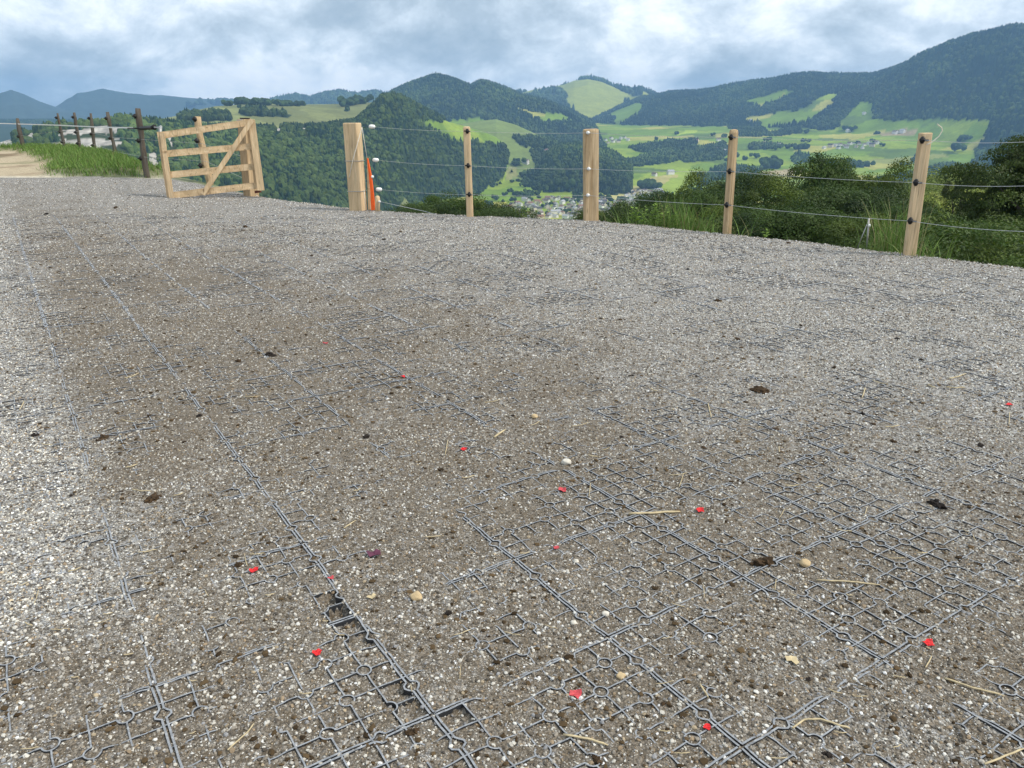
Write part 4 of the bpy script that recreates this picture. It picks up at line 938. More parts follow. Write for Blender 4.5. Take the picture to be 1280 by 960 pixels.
# ------------------------------------------------------------------ trees below the yard
def tree_meshes(seed, H, Wd, leaf=0.2, nclu=150, per=42, base=0.12, flat=False, sparse=False, tint=(1, 1, 1), clump=0.095):
    """trunk mesh and crown mesh (leaf faces), foot at the origin."""
    r = np.random.default_rng(seed); random.seed(seed); bm = bmesh.new()
    tr = 0.022 * H + 0.05; lean = [Vector((r.normal(0, .03) * H * k / 5, r.normal(0, .03) * H * k / 5, H * 0.86 * k / 5)) for k in range(6)]
    tube(bm, lean, [tr * (1.25 if k == 0 else 1) * (1 - 0.16 * k) for k in range(6)], 8)
    cl = []
    nl = 5 if sparse else 8
    lobes = []
    for k in range(nl):
        zz = H * (base + 0.12 + (0.78 - base) * (k + 0.5) / nl); a = k * 2.4 + r.random(); env = math.sin(math.pi * min(1, (zz / H - base) / (1 - base) * 0.8 + 0.22)) ** 0.7
        rad = Wd * 0.5 * env * (0.45 + 0.35 * r.random()); c = np.array([math.cos(a) * rad, math.sin(a) * rad, zz]); lobes.append((c, Wd * (0.24 + 0.10 * r.random()) * (0.55 if sparse else 1)))
        st = lean[min(4, int(zz / H / 0.86 * 5 * 0.7))]; tip = Vector(c)
        tube(bm, [st, st.lerp(tip, 0.5) + Vector((0, 0, 0.05 * H)), tip], [tr * 0.45, tr * 0.28, tr * 0.08], 6)
    lobes.append((np.array([lean[5].x, lean[5].y, H * 0.86]), Wd * 0.2))
    while len(cl) < nclu:
        c, R_ = lobes[r.integers(len(lobes))]; d = r.normal(size=3); d /= np.linalg.norm(d); d[2] *= 0.45 if flat else 0.8; q = c + d * R_ * (0.80 + 0.22 * r.random())
        if q[2] > 0.05 * H: cl.append((q, Wd * clump * (0.6 + 0.8 * r.random())))
    n = nclu * per; cc = np.repeat(np.array([c for c, _ in cl]), per, 0); rr = np.repeat(np.array([x for _, x in cl]), per)
    d = r.normal(size=(n, 3)); d /= np.linalg.norm(d, axis=1)[:, None]; d[:, 2] = np.where(d[:, 2] < -0.3, -d[:, 2], d[:, 2]) * (0.4 if flat else 0.8)
    pos = cc + d * (rr * (0.70 + 0.40 * r.random(n) ** 1.5))[:, None]
    nrm = d * 1.0 + r.normal(size=(n, 3)) * 0.38 + np.array([0, 0, 0.25]); nrm /= np.linalg.norm(nrm, axis=1)[:, None]
    t1 = np.cross(nrm, r.normal(size=(n, 3))); t1 /= np.linalg.norm(t1, axis=1)[:, None]; t2 = np.cross(nrm, t1); L = leaf * (0.6 + 0.8 * r.random(n))[:, None]
    V = np.stack([pos - t1 * L * 0.6, pos + t2 * L * 0.36 + nrm * L * 0.06, pos + t1 * L * 0.6, pos - t2 * L * 0.36 + nrm * L * 0.06], 1)
    cb = np.repeat(0.75 + 0.5 * r.random(nclu), per)[:, None]; tt = np.repeat(r.random(nclu), per)[:, None]
    C = (np.array([0.060, 0.095, 0.020]) * (1 - tt) + np.array([0.125, 0.160, 0.034]) * tt) * cb * (0.7 + 0.6 * r.random((n, 1))) * np.array(tint)
    me = npmesh('crown', V.reshape(-1, 3), [np.arange(n * 4).reshape(-1, 4)], np.repeat(C, 4, 0)); return bm_mesh('trunk', bm, True), me
def plant_tree(name, tm, loc, sc, rz, label, cat='tree', group=None, szx=1.0):
    o = empty(name, loc); o.scale = (sc * szx, sc * szx, sc); o.rotation_euler = (0, 0, rz); tag(o, label, cat, group)
    for nm, me, m in (('trunk', tm[0], M['bark']), ('crown', tm[1], M['leaf'])):
        if not me.materials: me.materials.append(m)
        c = bpy.data.objects.new(nm, me); COL.objects.link(c); c.parent = o
    return o
TV = [tree_meshes(11, 10, 8.6, 0.095, 170, 640, tint=(0.58, 0.74, 0.55), clump=0.115), tree_meshes(12, 10, 8.0, 0.095, 160, 640, tint=(0.78, 0.86, 0.52), clump=0.115), tree_meshes(13, 10, 9.4, 0.095, 175, 640, tint=(0.44, 0.58, 0.50), clump=0.115)]
def by_top(x, y, r):                              # foot and height of a tree whose top is seen at a pixel, r metres away
    a, e = azel(x, y); X = r * math.sin(a); Y = r * math.cos(a); zt = CAMH + r * math.tan(e); zg = float(land_z(np.array([X]), np.array([Y]))[0]) - 0.3
    return (X, Y, zg), max(2.0, zt - zg)
BELT = [(770, 270, 60, 1), (812, 257, 64, 0), (868, 240, 62, 1), (938, 229, 60, 2), (1032, 217, 57, 0), (1108, 228, 58, 1),
        (838, 262, 50, 2), (900, 257, 46, 0), (985, 248, 46, 1), (1072, 250, 44, 2), (1126, 274, 40, 0), (880, 279, 36, 1), (948, 276, 35, 2), (1020, 277, 33, 0), (1090, 288, 31, 1)]
for k, (x, y, r, v) in enumerate(BELT):
    loc, H = by_top(x, y - 3, r); sz = max(0.55, H / 10)
    plant_tree('broadleaf_tree', TV[v], loc, sz, k * 1.3, 'dark green broadleaf tree in the belt behind the pale posts' if k < 6 else 'lower bushy tree in front of the belt behind the pale posts', 'tree', 'trees in the belt below the yard' if k < 6 else 'bushy trees before the belt', max(0.6, min(1.2, 8.5 / (10 * sz) * 1.1)))
# the beech at the right edge and the thin tree beside it
BT = tree_meshes(31, 10, 9.0, 0.085, 260, 420, flat=True, tint=(0.55, 0.62, 0.55))
loc, H = by_top(1322, 160, 30); plant_tree('broadleaf_tree', BT, loc, H / 10, 0.4, 'large dark tree with layered branches at the right edge', 'tree', None, 0.85)
loc, H = by_top(1272, 214, 31); plant_tree('broadleaf_tree', BT, loc, H / 10, 2.4, 'lower dark tree beside the large one at the right edge', 'tree', None, 0.42)
TT = tree_meshes(33, 10, 4.2, 0.10, 34, 260, base=0.40, sparse=True, tint=(0.55, 0.55, 0.6))
loc, H = by_top(1211, 193, 42); plant_tree('broadleaf_tree', TT, loc, H / 10, 0.9, 'thin half bare tree left of the large dark tree', 'tree', None, 0.55)
SB = [tree_meshes(41, 3, 4.0, 0.042, 120, 260, base=0.02, tint=(0.68, 0.82, 0.6)), tree_meshes(42, 3, 3.6, 0.042, 110, 260, base=0.02, tint=(0.85, 0.92, 0.7))]
SH = [(1165, 304, 26, 0), (1188, 306, 24, 1), (1212, 302, 25, 0), (1238, 300, 22, 1), (1140, 304, 26, 1), (1180, 297, 34, 0), (1205, 294, 36, 1), (1176, 308, 19, 0), (1222, 306, 18, 1), (1258, 312, 17, 0), (1275, 300, 19, 1)]
for k, (x, y, r, v) in enumerate(SH):
    loc, H = by_top(x, y, r); plant_tree('shrub', SB[v], loc, max(0.6, H / 3), k * 2.1, 'rough green shrub on the slope below the plank post', 'shrub', 'shrubs on the slope below the plank post', max(0.7, min(1.4, 1.3 / max(0.6, H / 3))))
SF = [tree_meshes(51, 3, 4.0, 0.05, 110, 240, base=0.02, tint=(2.0, 1.75, 1.6)), tree_meshes(52, 3, 3.6, 0.05, 110, 240, base=0.02, tint=(2.5, 2.1, 1.9))]
FS = [(1165, 238, 150, 0), (1185, 245, 140, 1), (1205, 250, 130, 0), (1175, 258, 110, 1), (1225, 248, 120, 1), (1195, 240, 170, 0), (1215, 262, 90, 1), (1160, 252, 120, 0), (1180, 230, 220, 0), (1200, 234, 200, 1), (1220, 238, 190, 0)]
for k, (x, y, r, v) in enumerate(FS):
    loc, H = by_top(x, y, r); plant_tree('shrub', SF[v], loc, max(1.2, H / 3), k * 1.7, 'pale scrub bush farther down, right of the plank post', 'shrub', 'pale scrub bushes farther down the slope', 1.2)
BS = [(533, 260, 48, 0), (548, 257, 50, 1), (565, 257, 47, 0), (582, 258, 46, 0), (600, 262, 45, 1), (612, 265, 44, 0)]
for k, (x, y, r, v) in enumerate(BS):
    loc, H = by_top(x, y, r); plant_tree('shrub', SB[0] if v else TV[2], loc, H / (3 if v else 10), k * 1.7, 'brown green bush top showing over the lip by the left thin post', 'shrub', 'bush tops over the lip by the left thin post', 1.3 if not v else 1.0)

# ------------------------------------------------------------------ trees and houses out in the valley
def far_tree_mesh(seed, n):
    r = np.random.default_rng(seed); VV = []; FF = []; CC = []; b = 0
    for k in range(n):
        c = np.array([r.normal(0, 0.32), r.normal(0, 0.32), 0.55 + r.normal(0, 0.16)]); s = 0.30 + 0.12 * r.random()
        V = IV2 * (1 + 0.45 * (r.random((len(IV2), 1)) - 0.5)) * s * np.array([1, 1, 0.95]) + c; VV.append(V); FF.append(IF2 + b); b += len(V)
        CC.append(np.repeat(np.array([[0.040, 0.066, 0.020]]) * (0.7 + 0.7 * r.random()), len(V), 0))
    return npmesh('far_tree', np.concatenate(VV), [np.concatenate(FF)], np.concatenate(CC))
FT = [far_tree_mesh(k, 6) for k in range(5)]
for m_ in FT: m_.materials.append(M['forest'])
def far_tree(x, y, hpx, label, group, wide=1.0, name='tree'):
    p, r = on_land(x, y); h = hpx * r / F
    o = bpy.data.objects.new(name, random.choice(FT)); COL.objects.link(o); o.location = p - np.array([0, 0, 0.08 * h]); o.scale = (h * wide, h * wide, h); o.rotation_euler = (0, 0, random.random() * 6.28)
    return tag(o, label, 'tree', group)
random.seed(5)
RIDGE = [(235, 134, 5, 1), (241, 133, 6, 1.1), (253, 131.5, 8, .9), (266, 130.5, 7, .6), (274, 132, 9, 1.1), (281, 132, 9, 1.2), (285, 132.5, 7, 1.2), (290, 131, 8, 1.2), (297, 131, 8, 1.2), (304, 130.5, 9, .9), (306, 130.5, 8, 1), (313, 131.5, 8, 1.2), (319, 131.5, 8, 1.2), (326, 131.5, 8, 1.2), (333, 131.5, 8, 1.2),
         (345, 132.5, 7, 1.2), (352, 132.5, 7, 1.3), (359, 132.5, 7, 1.3), (366, 132.5, 6, 1.3), (372, 132.5, 6, 1.2), (378, 132, 6, .9), (428, 133, 8, 1), (436, 132, 9, 1.3), (443, 131, 10, 1.3), (450, 130, 9, 1.2), (456, 129, 10, 1.2), (434, 139, 7, .9), (300, 135, 4, 1)]
for x, y, h, w in RIDGE: far_tree(x, y, h, 'dark tree standing in the row on the meadow ridge', 'trees along the meadow ridge at the left', w)
VT = [(985, 186, 6), (994, 187, 5), (1000, 186, 7), (1006, 186, 7), (940, 187, 5), (970, 188, 6), (1052, 205, 7), (1060, 206, 7), (1068, 208, 8), (1075, 209, 8), (1082, 208, 7), (1044, 206, 6), (1036, 204, 5), (1128, 207, 5), (1132, 207, 4), (1140, 203, 6), (1146, 198, 5), (1195, 190, 9), (1198, 178, 6), (1206, 176, 6),
      (960, 210, 11), (966, 209, 13), (972, 210, 11), (954, 211, 8), (1008, 167, 5), (1056, 163, 5), (1064, 164, 6), (905, 172, 5), (960, 177, 5), (1004, 177, 4), (1010, 178, 4), (1070, 180, 4), (1092, 178, 4), (886, 222, 8), (880, 226, 8), (700, 236, 13), (706, 236, 11), (696, 237, 9), (690, 196, 5), (645, 207, 7), (648, 206, 8), (655, 222, 8),
      (660, 230, 7), (668, 228, 6), (675, 226, 5), (682, 222, 5), (622, 232, 3), (615, 234, 4), (626, 230, 3), (640, 228, 4), (648, 227, 4), (656, 234, 6), (640, 240, 5), (630, 245, 5), (620, 250, 5), (648, 245, 6), (660, 242, 6), (668, 238, 6), (676, 236, 5), (684, 234, 5), (612, 256, 6), (604, 258, 6), (660, 246, 6), (672, 244, 6), (690, 240, 6), (700, 237, 5), (712, 232, 5), (720, 229, 5),
      (806, 236, 12), (812, 235, 12), (818, 236, 9), (870, 244, 12), (876, 242, 10), (862, 246, 9), (878, 232, 12), (880, 228, 12), (830, 243, 4), (840, 244, 4), (850, 244, 4), (726, 249, 8), (756, 250, 8), (776, 252, 6), (828, 250, 7), (836, 249, 7),
      (560, 240, 6), (552, 242, 6), (544, 244, 6), (598, 238, 4), (590, 240, 4), (640, 215, 3), (660, 218, 4), (820, 175, 4), (846, 168, 4), (890, 170, 4), (918, 166, 5), (934, 164, 6), (942, 166, 5), (866, 186, 5), (850, 188, 5), (842, 196, 5), (1094, 168, 4), (1040, 158, 5), (1036, 160, 5), (1048, 158, 5), (1104, 183, 4), (890, 190, 6), (900, 196, 6), (920, 196, 6), (930, 200, 5), (944, 198, 6), (912, 204, 6), (870, 200, 5)]
for x, y, h in VT: far_tree(x, y, h, 'dark round tree dotted over the far valley meadows', 'trees dotted over the valley meadows', 1.0)
for k in range(60):
    x = random.uniform(610, 840); y = random.uniform(243, 272)
    if abs(y - 258) > 16: continue
    far_tree(x, y, random.uniform(3, 6), 'small dark tree growing among the white village houses', 'trees among the village houses', 1.0)

def house_mesh(seed):
    random.seed(seed); w, l, h, rh = random.uniform(8, 10.5), random.uniform(10, 15), random.uniform(4.5, 7), random.uniform(2.6, 4.0); bm = bmesh.new()
    def quad(*v): return bm.faces.new([bm.verts.new(p) for p in v])
    x, y = w / 2, l / 2
    for q in (((-x, -y, -3), (x, -y, -3), (x, -y, h), (-x, -y, h)), ((x, -y, -3), (x, y, -3), (x, y, h), (x, -y, h)), ((x, y, -3), (-x, y, -3), (-x, y, h), (x, y, h)), ((-x, y, -3), (-x, -y, -3), (-x, -y, h), (-x, y, h))): quad(*q).material_index = 0
    for s in (-1, 1): bm.faces.new([bm.verts.new(p) for p in ((-x, s * y, h), (x, s * y, h), (0, s * y, h + rh))]).material_index = 0
    e = 0.7; t = 0.3
    for s in (-1, 1):
        a = [(s * (x + e), -y - e, h - e * rh / x), (s * (x + e), y + e, h - e * rh / x), (0, y + e, h + rh), (0, -y - e, h + rh)]; b = [(p[0], p[1], p[2] + t) for p in a]
        quad(*a).material_index = 1; quad(*b[::-1]).material_index = 1
        for k in range(4): quad(a[k], a[(k + 1) % 4], b[(k + 1) % 4], b[k]).material_index = 1
    for yy in (-y - 0.03, y + 0.03):
        for xx in (-w * 0.25, w * 0.25):
            for z0 in (1.0, 3.6): quad((xx - .6, yy, z0), (xx + .6, yy, z0), (xx + .6, yy, z0 + 1.3), (xx - .6, yy, z0 + 1.3)).material_index = 2
    bmesh.ops.recalc_face_normals(bm, faces=bm.faces[:]); bmesh.ops.translate(bm, verts=bm.verts[:], vec=(0, 0, 0))
    cx = w * 0.18; bmesh.ops.create_cube(bm, size=1.0, matrix=Matrix.Translation((cx, l * 0.2, h + rh * 0.75)) @ Matrix.Diagonal((0.9, 0.9, 2.6, 1)))
    return bm_mesh('house', bm)
M['plaster'] = simple('white_plaster', (0.78, 0.76, 0.72), 0.9, 0.05, 2); M['plaster2'] = simple('cream_plaster', (0.66, 0.58, 0.47), 0.9, 0.05, 2)
M['roof1'] = simple('grey_brown_roof', (0.16, 0.12, 0.105), 0.9, 0.2, 2); M['roof4'] = simple('dark_slate_roof', (0.085, 0.08, 0.085), 0.9, 0.2, 2); M['roof2'] = simple('red_tile_roof', (0.24, 0.13, 0.095), 0.9, 0.2, 2); M['roof3'] = simple('pale_grey_roof', (0.36, 0.36, 0.38), 0.8, 0.1, 2); M['pane'] = simple('dark_pane', (0.05, 0.06, 0.07), 0.3)
HM = []
for k in range(7):
    me = house_mesh(k); [me.materials.append(M[x]) for x in (('plaster', 'plaster', 'plaster2', 'plaster', 'plaster', 'plaster2', 'plaster')[k], ('roof1', 'roof3', 'roof2', 'roof1', 'roof3', 'roof4', 'roof4')[k], 'pane')]; HM.append(me)
def house(x, y, label, group, s=1.0, variant=None, name='house'):
    p, r = on_land(x, y); o = bpy.data.objects.new(name, HM[random.randrange(7)] if variant is None else HM[variant]); COL.objects.link(o)
    o.location = p; o.scale = (s, s, s); o.rotation_euler = (0, 0, random.choice([0.3, 0.3, 1.87, 0.9, -0.5]) + random.uniform(-0.2, 0.2)); return tag(o, label, 'house', group)
random.seed(21)
VIL = [[(628, 262), (650, 250), (700, 248), (735, 250), (735, 274), (630, 274)], [(742, 262), (745, 250), (780, 254), (806, 262), (780, 270), (742, 274)], [(775, 252), (790, 238), (830, 240), (830, 250), (800, 256)]]
pts = []; tries = 0
while len(pts) < 185 and tries < 40000:
    tries += 1; k = 0 if len(pts) < 95 else 1 if len(pts) < 140 else 2
    x = random.uniform(620, 835); y = random.uniform(236, 275)
    if not inpoly(np.array([x]), np.array([y]), VIL[k])[0]: continue
    if min([math.hypot((x - a) / 3.4, (y - b) / 1.9) for a, b in pts] + [9]) < 1: continue
    pts.append((x, y))
for x, y in pts: house(x, y, 'small white house in the village beyond the thick cracked post', 'houses of the valley village', random.uniform(0.72, 1.05))
for x, y in [(742, 178), (749, 177), (757, 176), (764, 174), (770, 176), (776, 174), (781, 173), (752, 180), (760, 179), (773, 178), (766, 178), (785, 176)]: house(x, y, 'tiny pale house in the farther village above the thick cracked post', 'houses of the farther village', random.uniform(0.9, 1.3))
for x, y in [(1038, 184), (1044, 183), (1050, 182), (1056, 183), (1062, 181), (1068, 180), (1074, 181), (1080, 182), (1086, 181), (1090, 183), (1058, 185), (1070, 184), (1048, 186), (1096, 180), (1078, 186), (1030, 186)]: house(x, y, 'house in the hamlet on the meadow slope left of the plank post', 'houses of the hamlet on the slope', random.uniform(0.9, 1.3))
for x, y, s, lab, v in [(684, 190, 1.3, 'lone red roofed farmhouse above the dark wood left of the thick cracked post', 2), (657, 204, 1.3, 'lone dark roofed farmhouse by trees in the left meadows', 0), (838, 218, 1.5, 'big pale farmhouse on the sunny yellow meadow', 1), (818, 220, 1.2, 'low farmhouse left of the big pale farmhouse', 3),
                        (748, 196, 1.1, 'orange roofed farm at the foot of the dark wood', 6), (895, 188, 1.2, 'white farmhouse just left of the thin round post', 3), (906, 190, 1.1, 'small white farm touching the thin round post', 1), (955, 180, 1.3, 'cream farmhouse right of the thin round post', 2), (974, 182, 1.2, 'grey roofed farmhouse amid the meadow trees', 4), (966, 182, 1.2, 'white farmhouse between the cream and grey roofed ones', 3),
                        (1008, 166, 1.3, 'white farmhouse high on the upper meadow', 4), (1060, 165, 1.3, 'white farmhouse by trees under the forest edge', 1), (1080, 143, 1.3, 'highest white farmhouse close to the forest', 4), (1119, 167, 1.5, 'dark roofed farm on the brown field', 0), (1128, 166, 1.5, 'pale farm on the brown field', 1), (870, 177, 1.4, 'long farmhouse on the hazy middle meadow', 2), (898, 176, 1.2, 'hazy white farm above the thin round post', 3), (1246, 208, 1.3, 'pale roofed farm by the large dark tree', 5), (1230, 212, 1.3, 'white shed below the forest at the right', 4), (938, 152, 1.3, 'white farm on the high hazy clearing', 1)]:
    house(x, y, lab, 'scattered farmhouses', s, v, 'farmhouse')
def church():
    p, r = on_land(729, 272); o = empty('church_tower', p); tag(o, 'slender white tower standing in the village by the thick cracked post', 'tower')
    bm = bmesh.new(); bmesh.ops.create_cube(bm, size=1.0, matrix=Matrix.Translation((0, 0, 5)) @ Matrix.Diagonal((5.2, 5.2, 16, 1))); t = link('tower_wall', bm_mesh('tower_wall', bm), M['plaster']); t.parent = o
    bm = bmesh.new(); tube(bm, [(0, 0, 13), (0, 0, 14.2), (0, 0, 16.2)], [4.0, 3.4, 0.1], 4); t = link('roof', bm_mesh('roof', bm), M['roof3']); t.parent = o; t.rotation_euler = (0, 0, 0.3)
church()

# ------------------------------------------------------------------ litter on the gravel
M['petal'] = simple('red_petal', (0.62, 0.018, 0.02), 0.6, 0.5, 160); M['petal2'] = simple('pink_petal', (0.48, 0.06, 0.07), 0.6, 0.4, 160); M['purple'] = simple('purple_leaf', (0.11, 0.03, 0.06), 0.6, 0.3)
M['dung'] = simple('dung', (0.050, 0.030, 0.014), 0.95, 0.6, 90); M['dungdark'] = simple('dark_dung', (0.018, 0.013, 0.010), 0.9, 0.5, 90); M['straw'] = simple('straw', (0.50, 0.41, 0.25), 0.8, 0.2, 60); M['stone'] = simple('pale_stone', (0.62, 0.58, 0.50), 0.85, 0.12, 60); M['tanstone'] = simple('tan_stone', (0.50, 0.38, 0.22), 0.85, 0.15, 60)
def on_ground(x, y):
    p = gnd(x, y); z = gz(p[0], p[1]); p = gnd(x, y, z); return p, float(np.linalg.norm(p - np.array([0, 0, CAMH])))
def petal(x, y, w, m, label, seed, name='petal', cat='petal'):
    random.seed(seed); p, d = on_ground(x, y); s = w * d / F / 2; bm = bmesh.new(); n = 9; top = []; bot = []
    for k in range(n):
        a = 2 * math.pi * k / n; rr = s * random.uniform(0.75, 1.15) * (1.0 if k % 3 else 0.75); v = Vector((math.cos(a) * rr, math.sin(a) * rr * 0.95, 0.004 + s * random.uniform(0.05, 0.55))); top.append(bm.verts.new(v)); bot.append(bm.verts.new(v - Vector((0, 0, 0.0012))))
    c = bm.verts.new((0, 0, 0.006)); c2 = bm.verts.new((0, 0, 0.0045))
    for k in range(n): bm.faces.new((c, top[k], top[(k + 1) % n])); bm.faces.new((c2, bot[(k + 1) % n], bot[k])); bm.faces.new((top[k], bot[k], bot[(k + 1) % n], top[(k + 1) % n]))
    return tag(link(name, bm_mesh(name, bm), m, None, Vector(p)), label, cat)
for k, (x, y, w, m, lab) in enumerate([(875, 640, 13, 'petal', 'red petal at the end of a straw, right of centre'), (1160, 807, 14, 'petal', 'crumpled red petal on the grid joint at the lower right'), (884, 911, 11, 'petal', 'small upright red petal at the bottom of the photo'), (720, 869, 16, 'petal2', 'flat pinkish red petal near the bottom centre'),
        (396, 818, 13, 'petal', 'bright red petal left of the open grid cells'), (317, 715, 12, 'petal', 'red petal left above the open grid cells'), (703, 614, 12, 'petal2', 'pinkish petal just below the round white stone'), (580, 563, 9, 'petal', 'small red petal left above the round white stone'), (407, 430, 8, 'petal2', 'faint red petal in the upper left gravel'), (504, 472, 7, 'petal', 'tiny red petal in the gravel left of centre'),
        (695, 686, 9, 'petal2', 'dull red petal inside a grid cell at the centre'), (1261, 507, 8, 'petal', 'tiny red petal near the right edge'), (414, 724, 8, 'petal2', 'dull red petal lying in the topmost open grid cell')]):
    petal(x, y, w, M[m], lab, 100 + k)
petal(468, 695, 20, M['purple'], 'shrivelled purple leaf left of centre', 140, 'leaf', 'leaf'); petal(990, 827, 16, M['straw'], 'curled tan leaf at the lower right', 141, 'leaf', 'leaf')
petal(465, 748, 12, M['straw'], 'pale yellow leaf beside the open grid cells', 142, 'leaf', 'leaf')
def clod(x, y, w, dark, label, group, seed, hk=0.4):
    random.seed(seed); p, d = on_ground(x, y); s = w * d / F / 2; bm = bmesh.new()
    n = 40 if w > 14 else 9; a0 = random.random() * 3.14; B = []
    for k in range(n):
        q = s * random.uniform(.07, .17) * (1.9 if k < max(2, n // 7) else 1) * (1.6 if n == 9 else 1)
        if not B: u = v = 0.0
        else:
            pu, pv, pq = random.choice(B); an = random.random() * 6.28; dd = (pq + q) * 0.55; u = pu + math.cos(an) * dd * 1.2; v = pv + math.sin(an) * dd * 0.7
        B.append((u, v, q)); blob_bm(bm, (u * math.cos(a0) - v * math.sin(a0), (u * math.sin(a0) + v * math.cos(a0)) * 1.15, q * 0.35), (q * random.uniform(.85, 1.3), q * random.uniform(.85, 1.3), q * random.uniform(.5, 0.9)), 2 if k < n // 6 else 1, 0.9, seed + k, 2.2)
    return tag(link('dung_clod', bm_mesh('dung_clod', bm), M['dungdark' if dark else 'dung'], None, Vector(p)), label, 'dung', group)
BIG = [(948, 488, 40, 0, 'large spread brown dung clod right of centre'), (952, 703, 46, 0, 'large brown dung smear by the joint right of centre'), (1168, 631, 30, 1, 'dark dung pressed into an open cell at the right'), (518, 915, 28, 0, 'brown leaf-like dung flake at the bottom by the joint'), (190, 626, 34, 0, 'brown dung clod in the dirt at the left'), (747, 950, 24, 0, 'brown dung clod at the bottom edge centre'),
       (338, 445, 24, 1, 'dark dung clod in the upper left gravel'), (130, 548, 26, 0, 'brown dung clod beside the pale strip'), (45, 545, 16, 1, 'dark dung flake on the pale strip at the left edge'), (986, 304, 13, 0, 'reddish brown clod near the yard lip left of the plank post')]
for k, (x, y, w, dk, lab) in enumerate(BIG): clod(x, y, w, dk, lab, None, 200 + k, 0.30)
SM = [(298, 452, 14), (457, 547, 16), (970, 537, 14), (1078, 518, 10), (1118, 553, 12), (1226, 558, 12), (920, 424, 12), (1122, 424, 12), (775, 400, 7), (775, 547, 11), (308, 284, 10), (1190, 388, 8), (897, 377, 12), (860, 337, 7), (945, 413, 7), (850, 452, 9), (1043, 460, 8), (560, 500, 8), (500, 290, 8), (480, 300, 7), (145, 260, 10), (60, 268, 8), (390, 320, 7), (610, 357, 6), (720, 340, 7), (1210, 330, 6), (690, 345, 6), (1035, 945, 20), (1000, 600, 10), (1120, 690, 10), (880, 560, 10), (640, 520, 9), (300, 706, 16), (90, 620, 9), (230, 690, 10), (560, 768, 14), (1090, 530, 8), (790, 470, 9), (1240, 470, 8), (1150, 450, 7), (430, 460, 9), (250, 520, 12), (370, 530, 8), (1010, 850, 10), (830, 880, 10)]
for k, (x, y, w) in enumerate(SM): clod(x, y, w, k % 2, 'small dark dung crumb lying on the gravel', 'small dung crumbs on the gravel', 300 + k, 0.45)
def stone(x, y, w, m, label, seed):
    random.seed(seed); p, d = on_ground(x, y); s = w * d / F / 2; bm = bmesh.new(); blob_bm(bm, (0, 0, s * 0.45), (s, s * 0.85, s * 0.7), 3, 0.35, seed, 1.4)
    tag(link('stone', bm_mesh('stone', bm, True), M[m], None, Vector(p)), label, 'stone')
stone(708, 580, 12, 'stone', 'round white stone near the centre of the yard', 1); stone(521, 748, 15, 'tanstone', 'tan stone right of the open grid cells', 2); stone(1006, 707, 13, 'tanstone', 'angular tan stone beside the large dung smear', 3)
stone(757, 769, 9, 'stone', 'pale oval stone by the crossing of two joints', 4); stone(720, 703, 7, 'stone', 'small white stone inside a grid cell', 5); stone(717, 780, 8, 'stone', 'small white stone under the central panel edge', 6); stone(776, 847, 11, 'tanstone', 'pinkish stone in a lower central cell', 7); stone(668, 522, 8, 'tanstone', 'small tan stone in the gravel above the white stone', 8)
def straw(pts, wpx, label, group=None):
    q = []
    for x, y in pts: p, d = on_ground(x, y); q.append(Vector(p) + Vector((0, 0, 0.006)))
    f = []
    for a, b in zip(q[:-1], q[1:]): f += [a.lerp(b, t / 4) + Vector((0, 0, random.uniform(0, 0.002))) for t in range(4)]
    f.append(q[-1]); r = wpx * d / F / 2; bm = bmesh.new(); tube(bm, f, [r] * (len(f) - 1) + [r * 0.5], 6); tag(link('straw', bm_mesh('straw', bm, True), M['straw'], None), label, 'straw', group)
straw([(786, 644), (815, 643), (850, 641)], 3.0, 'long straw pointing at the red petal right of centre'); straw([(990, 913), (1005, 902), (1025, 901), (1045, 908), (1062, 913)], 2.2, 'curved pale stalk at the bottom right'); straw([(1180, 850), (1215, 862), (1255, 872)], 2, 'straw slanting below the crumpled red petal'); straw([(1230, 958), (1255, 948), (1280, 938)], 2, 'straw in the bottom right corner')
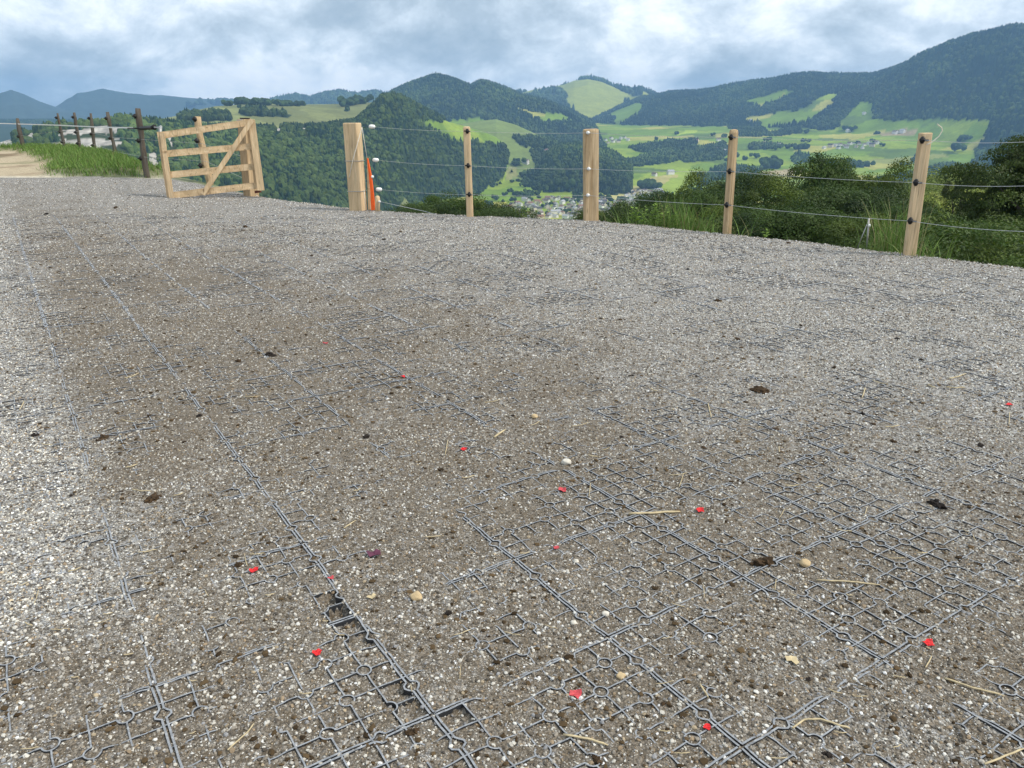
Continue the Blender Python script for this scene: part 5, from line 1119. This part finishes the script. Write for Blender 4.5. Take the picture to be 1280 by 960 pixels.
straw([(704, 921), (735, 926), (760, 934)], 2.6, 'thick straw near the bottom centre'); straw([(285, 940), (310, 918), (318, 906)], 1.6, 'thin straw at the bottom left'); straw([(1020, 727), (1060, 729), (1100, 733)], 1.8, 'straw lying beside the angular tan stone'); straw([(430, 662), (445, 652)], 1.6, 'short straw by the round hole in the joint'); straw([(618, 548), (632, 538)], 2.2, 'short straw above the small red petal'); straw([(875, 858), (885, 874)], 2.2, 'short straw above the small upright red petal')
random.seed(77)
for k in range(85):
    x = random.uniform(20, 1270); y = 470 + 480 * random.random() ** 1.1; a = random.uniform(-0.5, 0.5) + (math.pi / 2 if random.random() < 0.15 else 0); l = random.uniform(8, 24)
    straw([(x, y), (x + l * math.cos(a) * .5, y + l * math.sin(a) * .4 + 1), (x + l * math.cos(a), y + l * math.sin(a) * .8)], random.uniform(0.7, 1.3), 'short bit of dry straw lying on the gravel', 'bits of straw on the gravel')

def soil_crumbs():
    n = 17000; y = 1.1 + 11 * rng.random(n) ** 1.5; x = rng.uniform(-1, 1, n) * (0.76 * y + 0.5)
    dr = dirt(x, y); cl = fbm(x * 5, y * 5, 801, 3); k = rng.random(n) < sstep(0.48, 0.66, cl + 0.35 * (dr - 0.3)) ; x, y = x[k], y[k]; n = len(x)
    z, d = ground_z(x, y); k = d < -0.1; x, y, z = x[k], y[k], z[k]; n = len(x)
    s_ = (0.0020 + 0.0050 * rng.random(n) ** 3) * (1 + 0.10 * y)
    T = IV1[None] * (1 + 0.7 * (rng.random((n, len(IV1), 1)) - 0.5)) * np.stack([0.7 + rng.random(n), 0.7 + rng.random(n), 0.35 + 0.35 * rng.random(n)], -1)[:, None, :] * s_[:, None, None] + np.stack([x, y, z + 0.3 * s_ + 0.001], -1)[:, None, :]
    t = rng.random((n, 1)); c = np.array([0.030, 0.020, 0.011]) * (1 - t) + np.array([0.11, 0.075, 0.040]) * t
    me = npmesh('soil_crumbs', T.reshape(-1, 3), [(IF1[None] + (np.arange(n) * len(IV1))[:, None, None]).reshape(-1, 3)], np.repeat(c, len(IV1), 0))
    tag(link('soil_crumbs', me, vcol('soil_crumb', 0.95, spec=0.1)), 'brown crumbs of soil and dung strewn over the gravel', kind='stuff')
soil_crumbs()
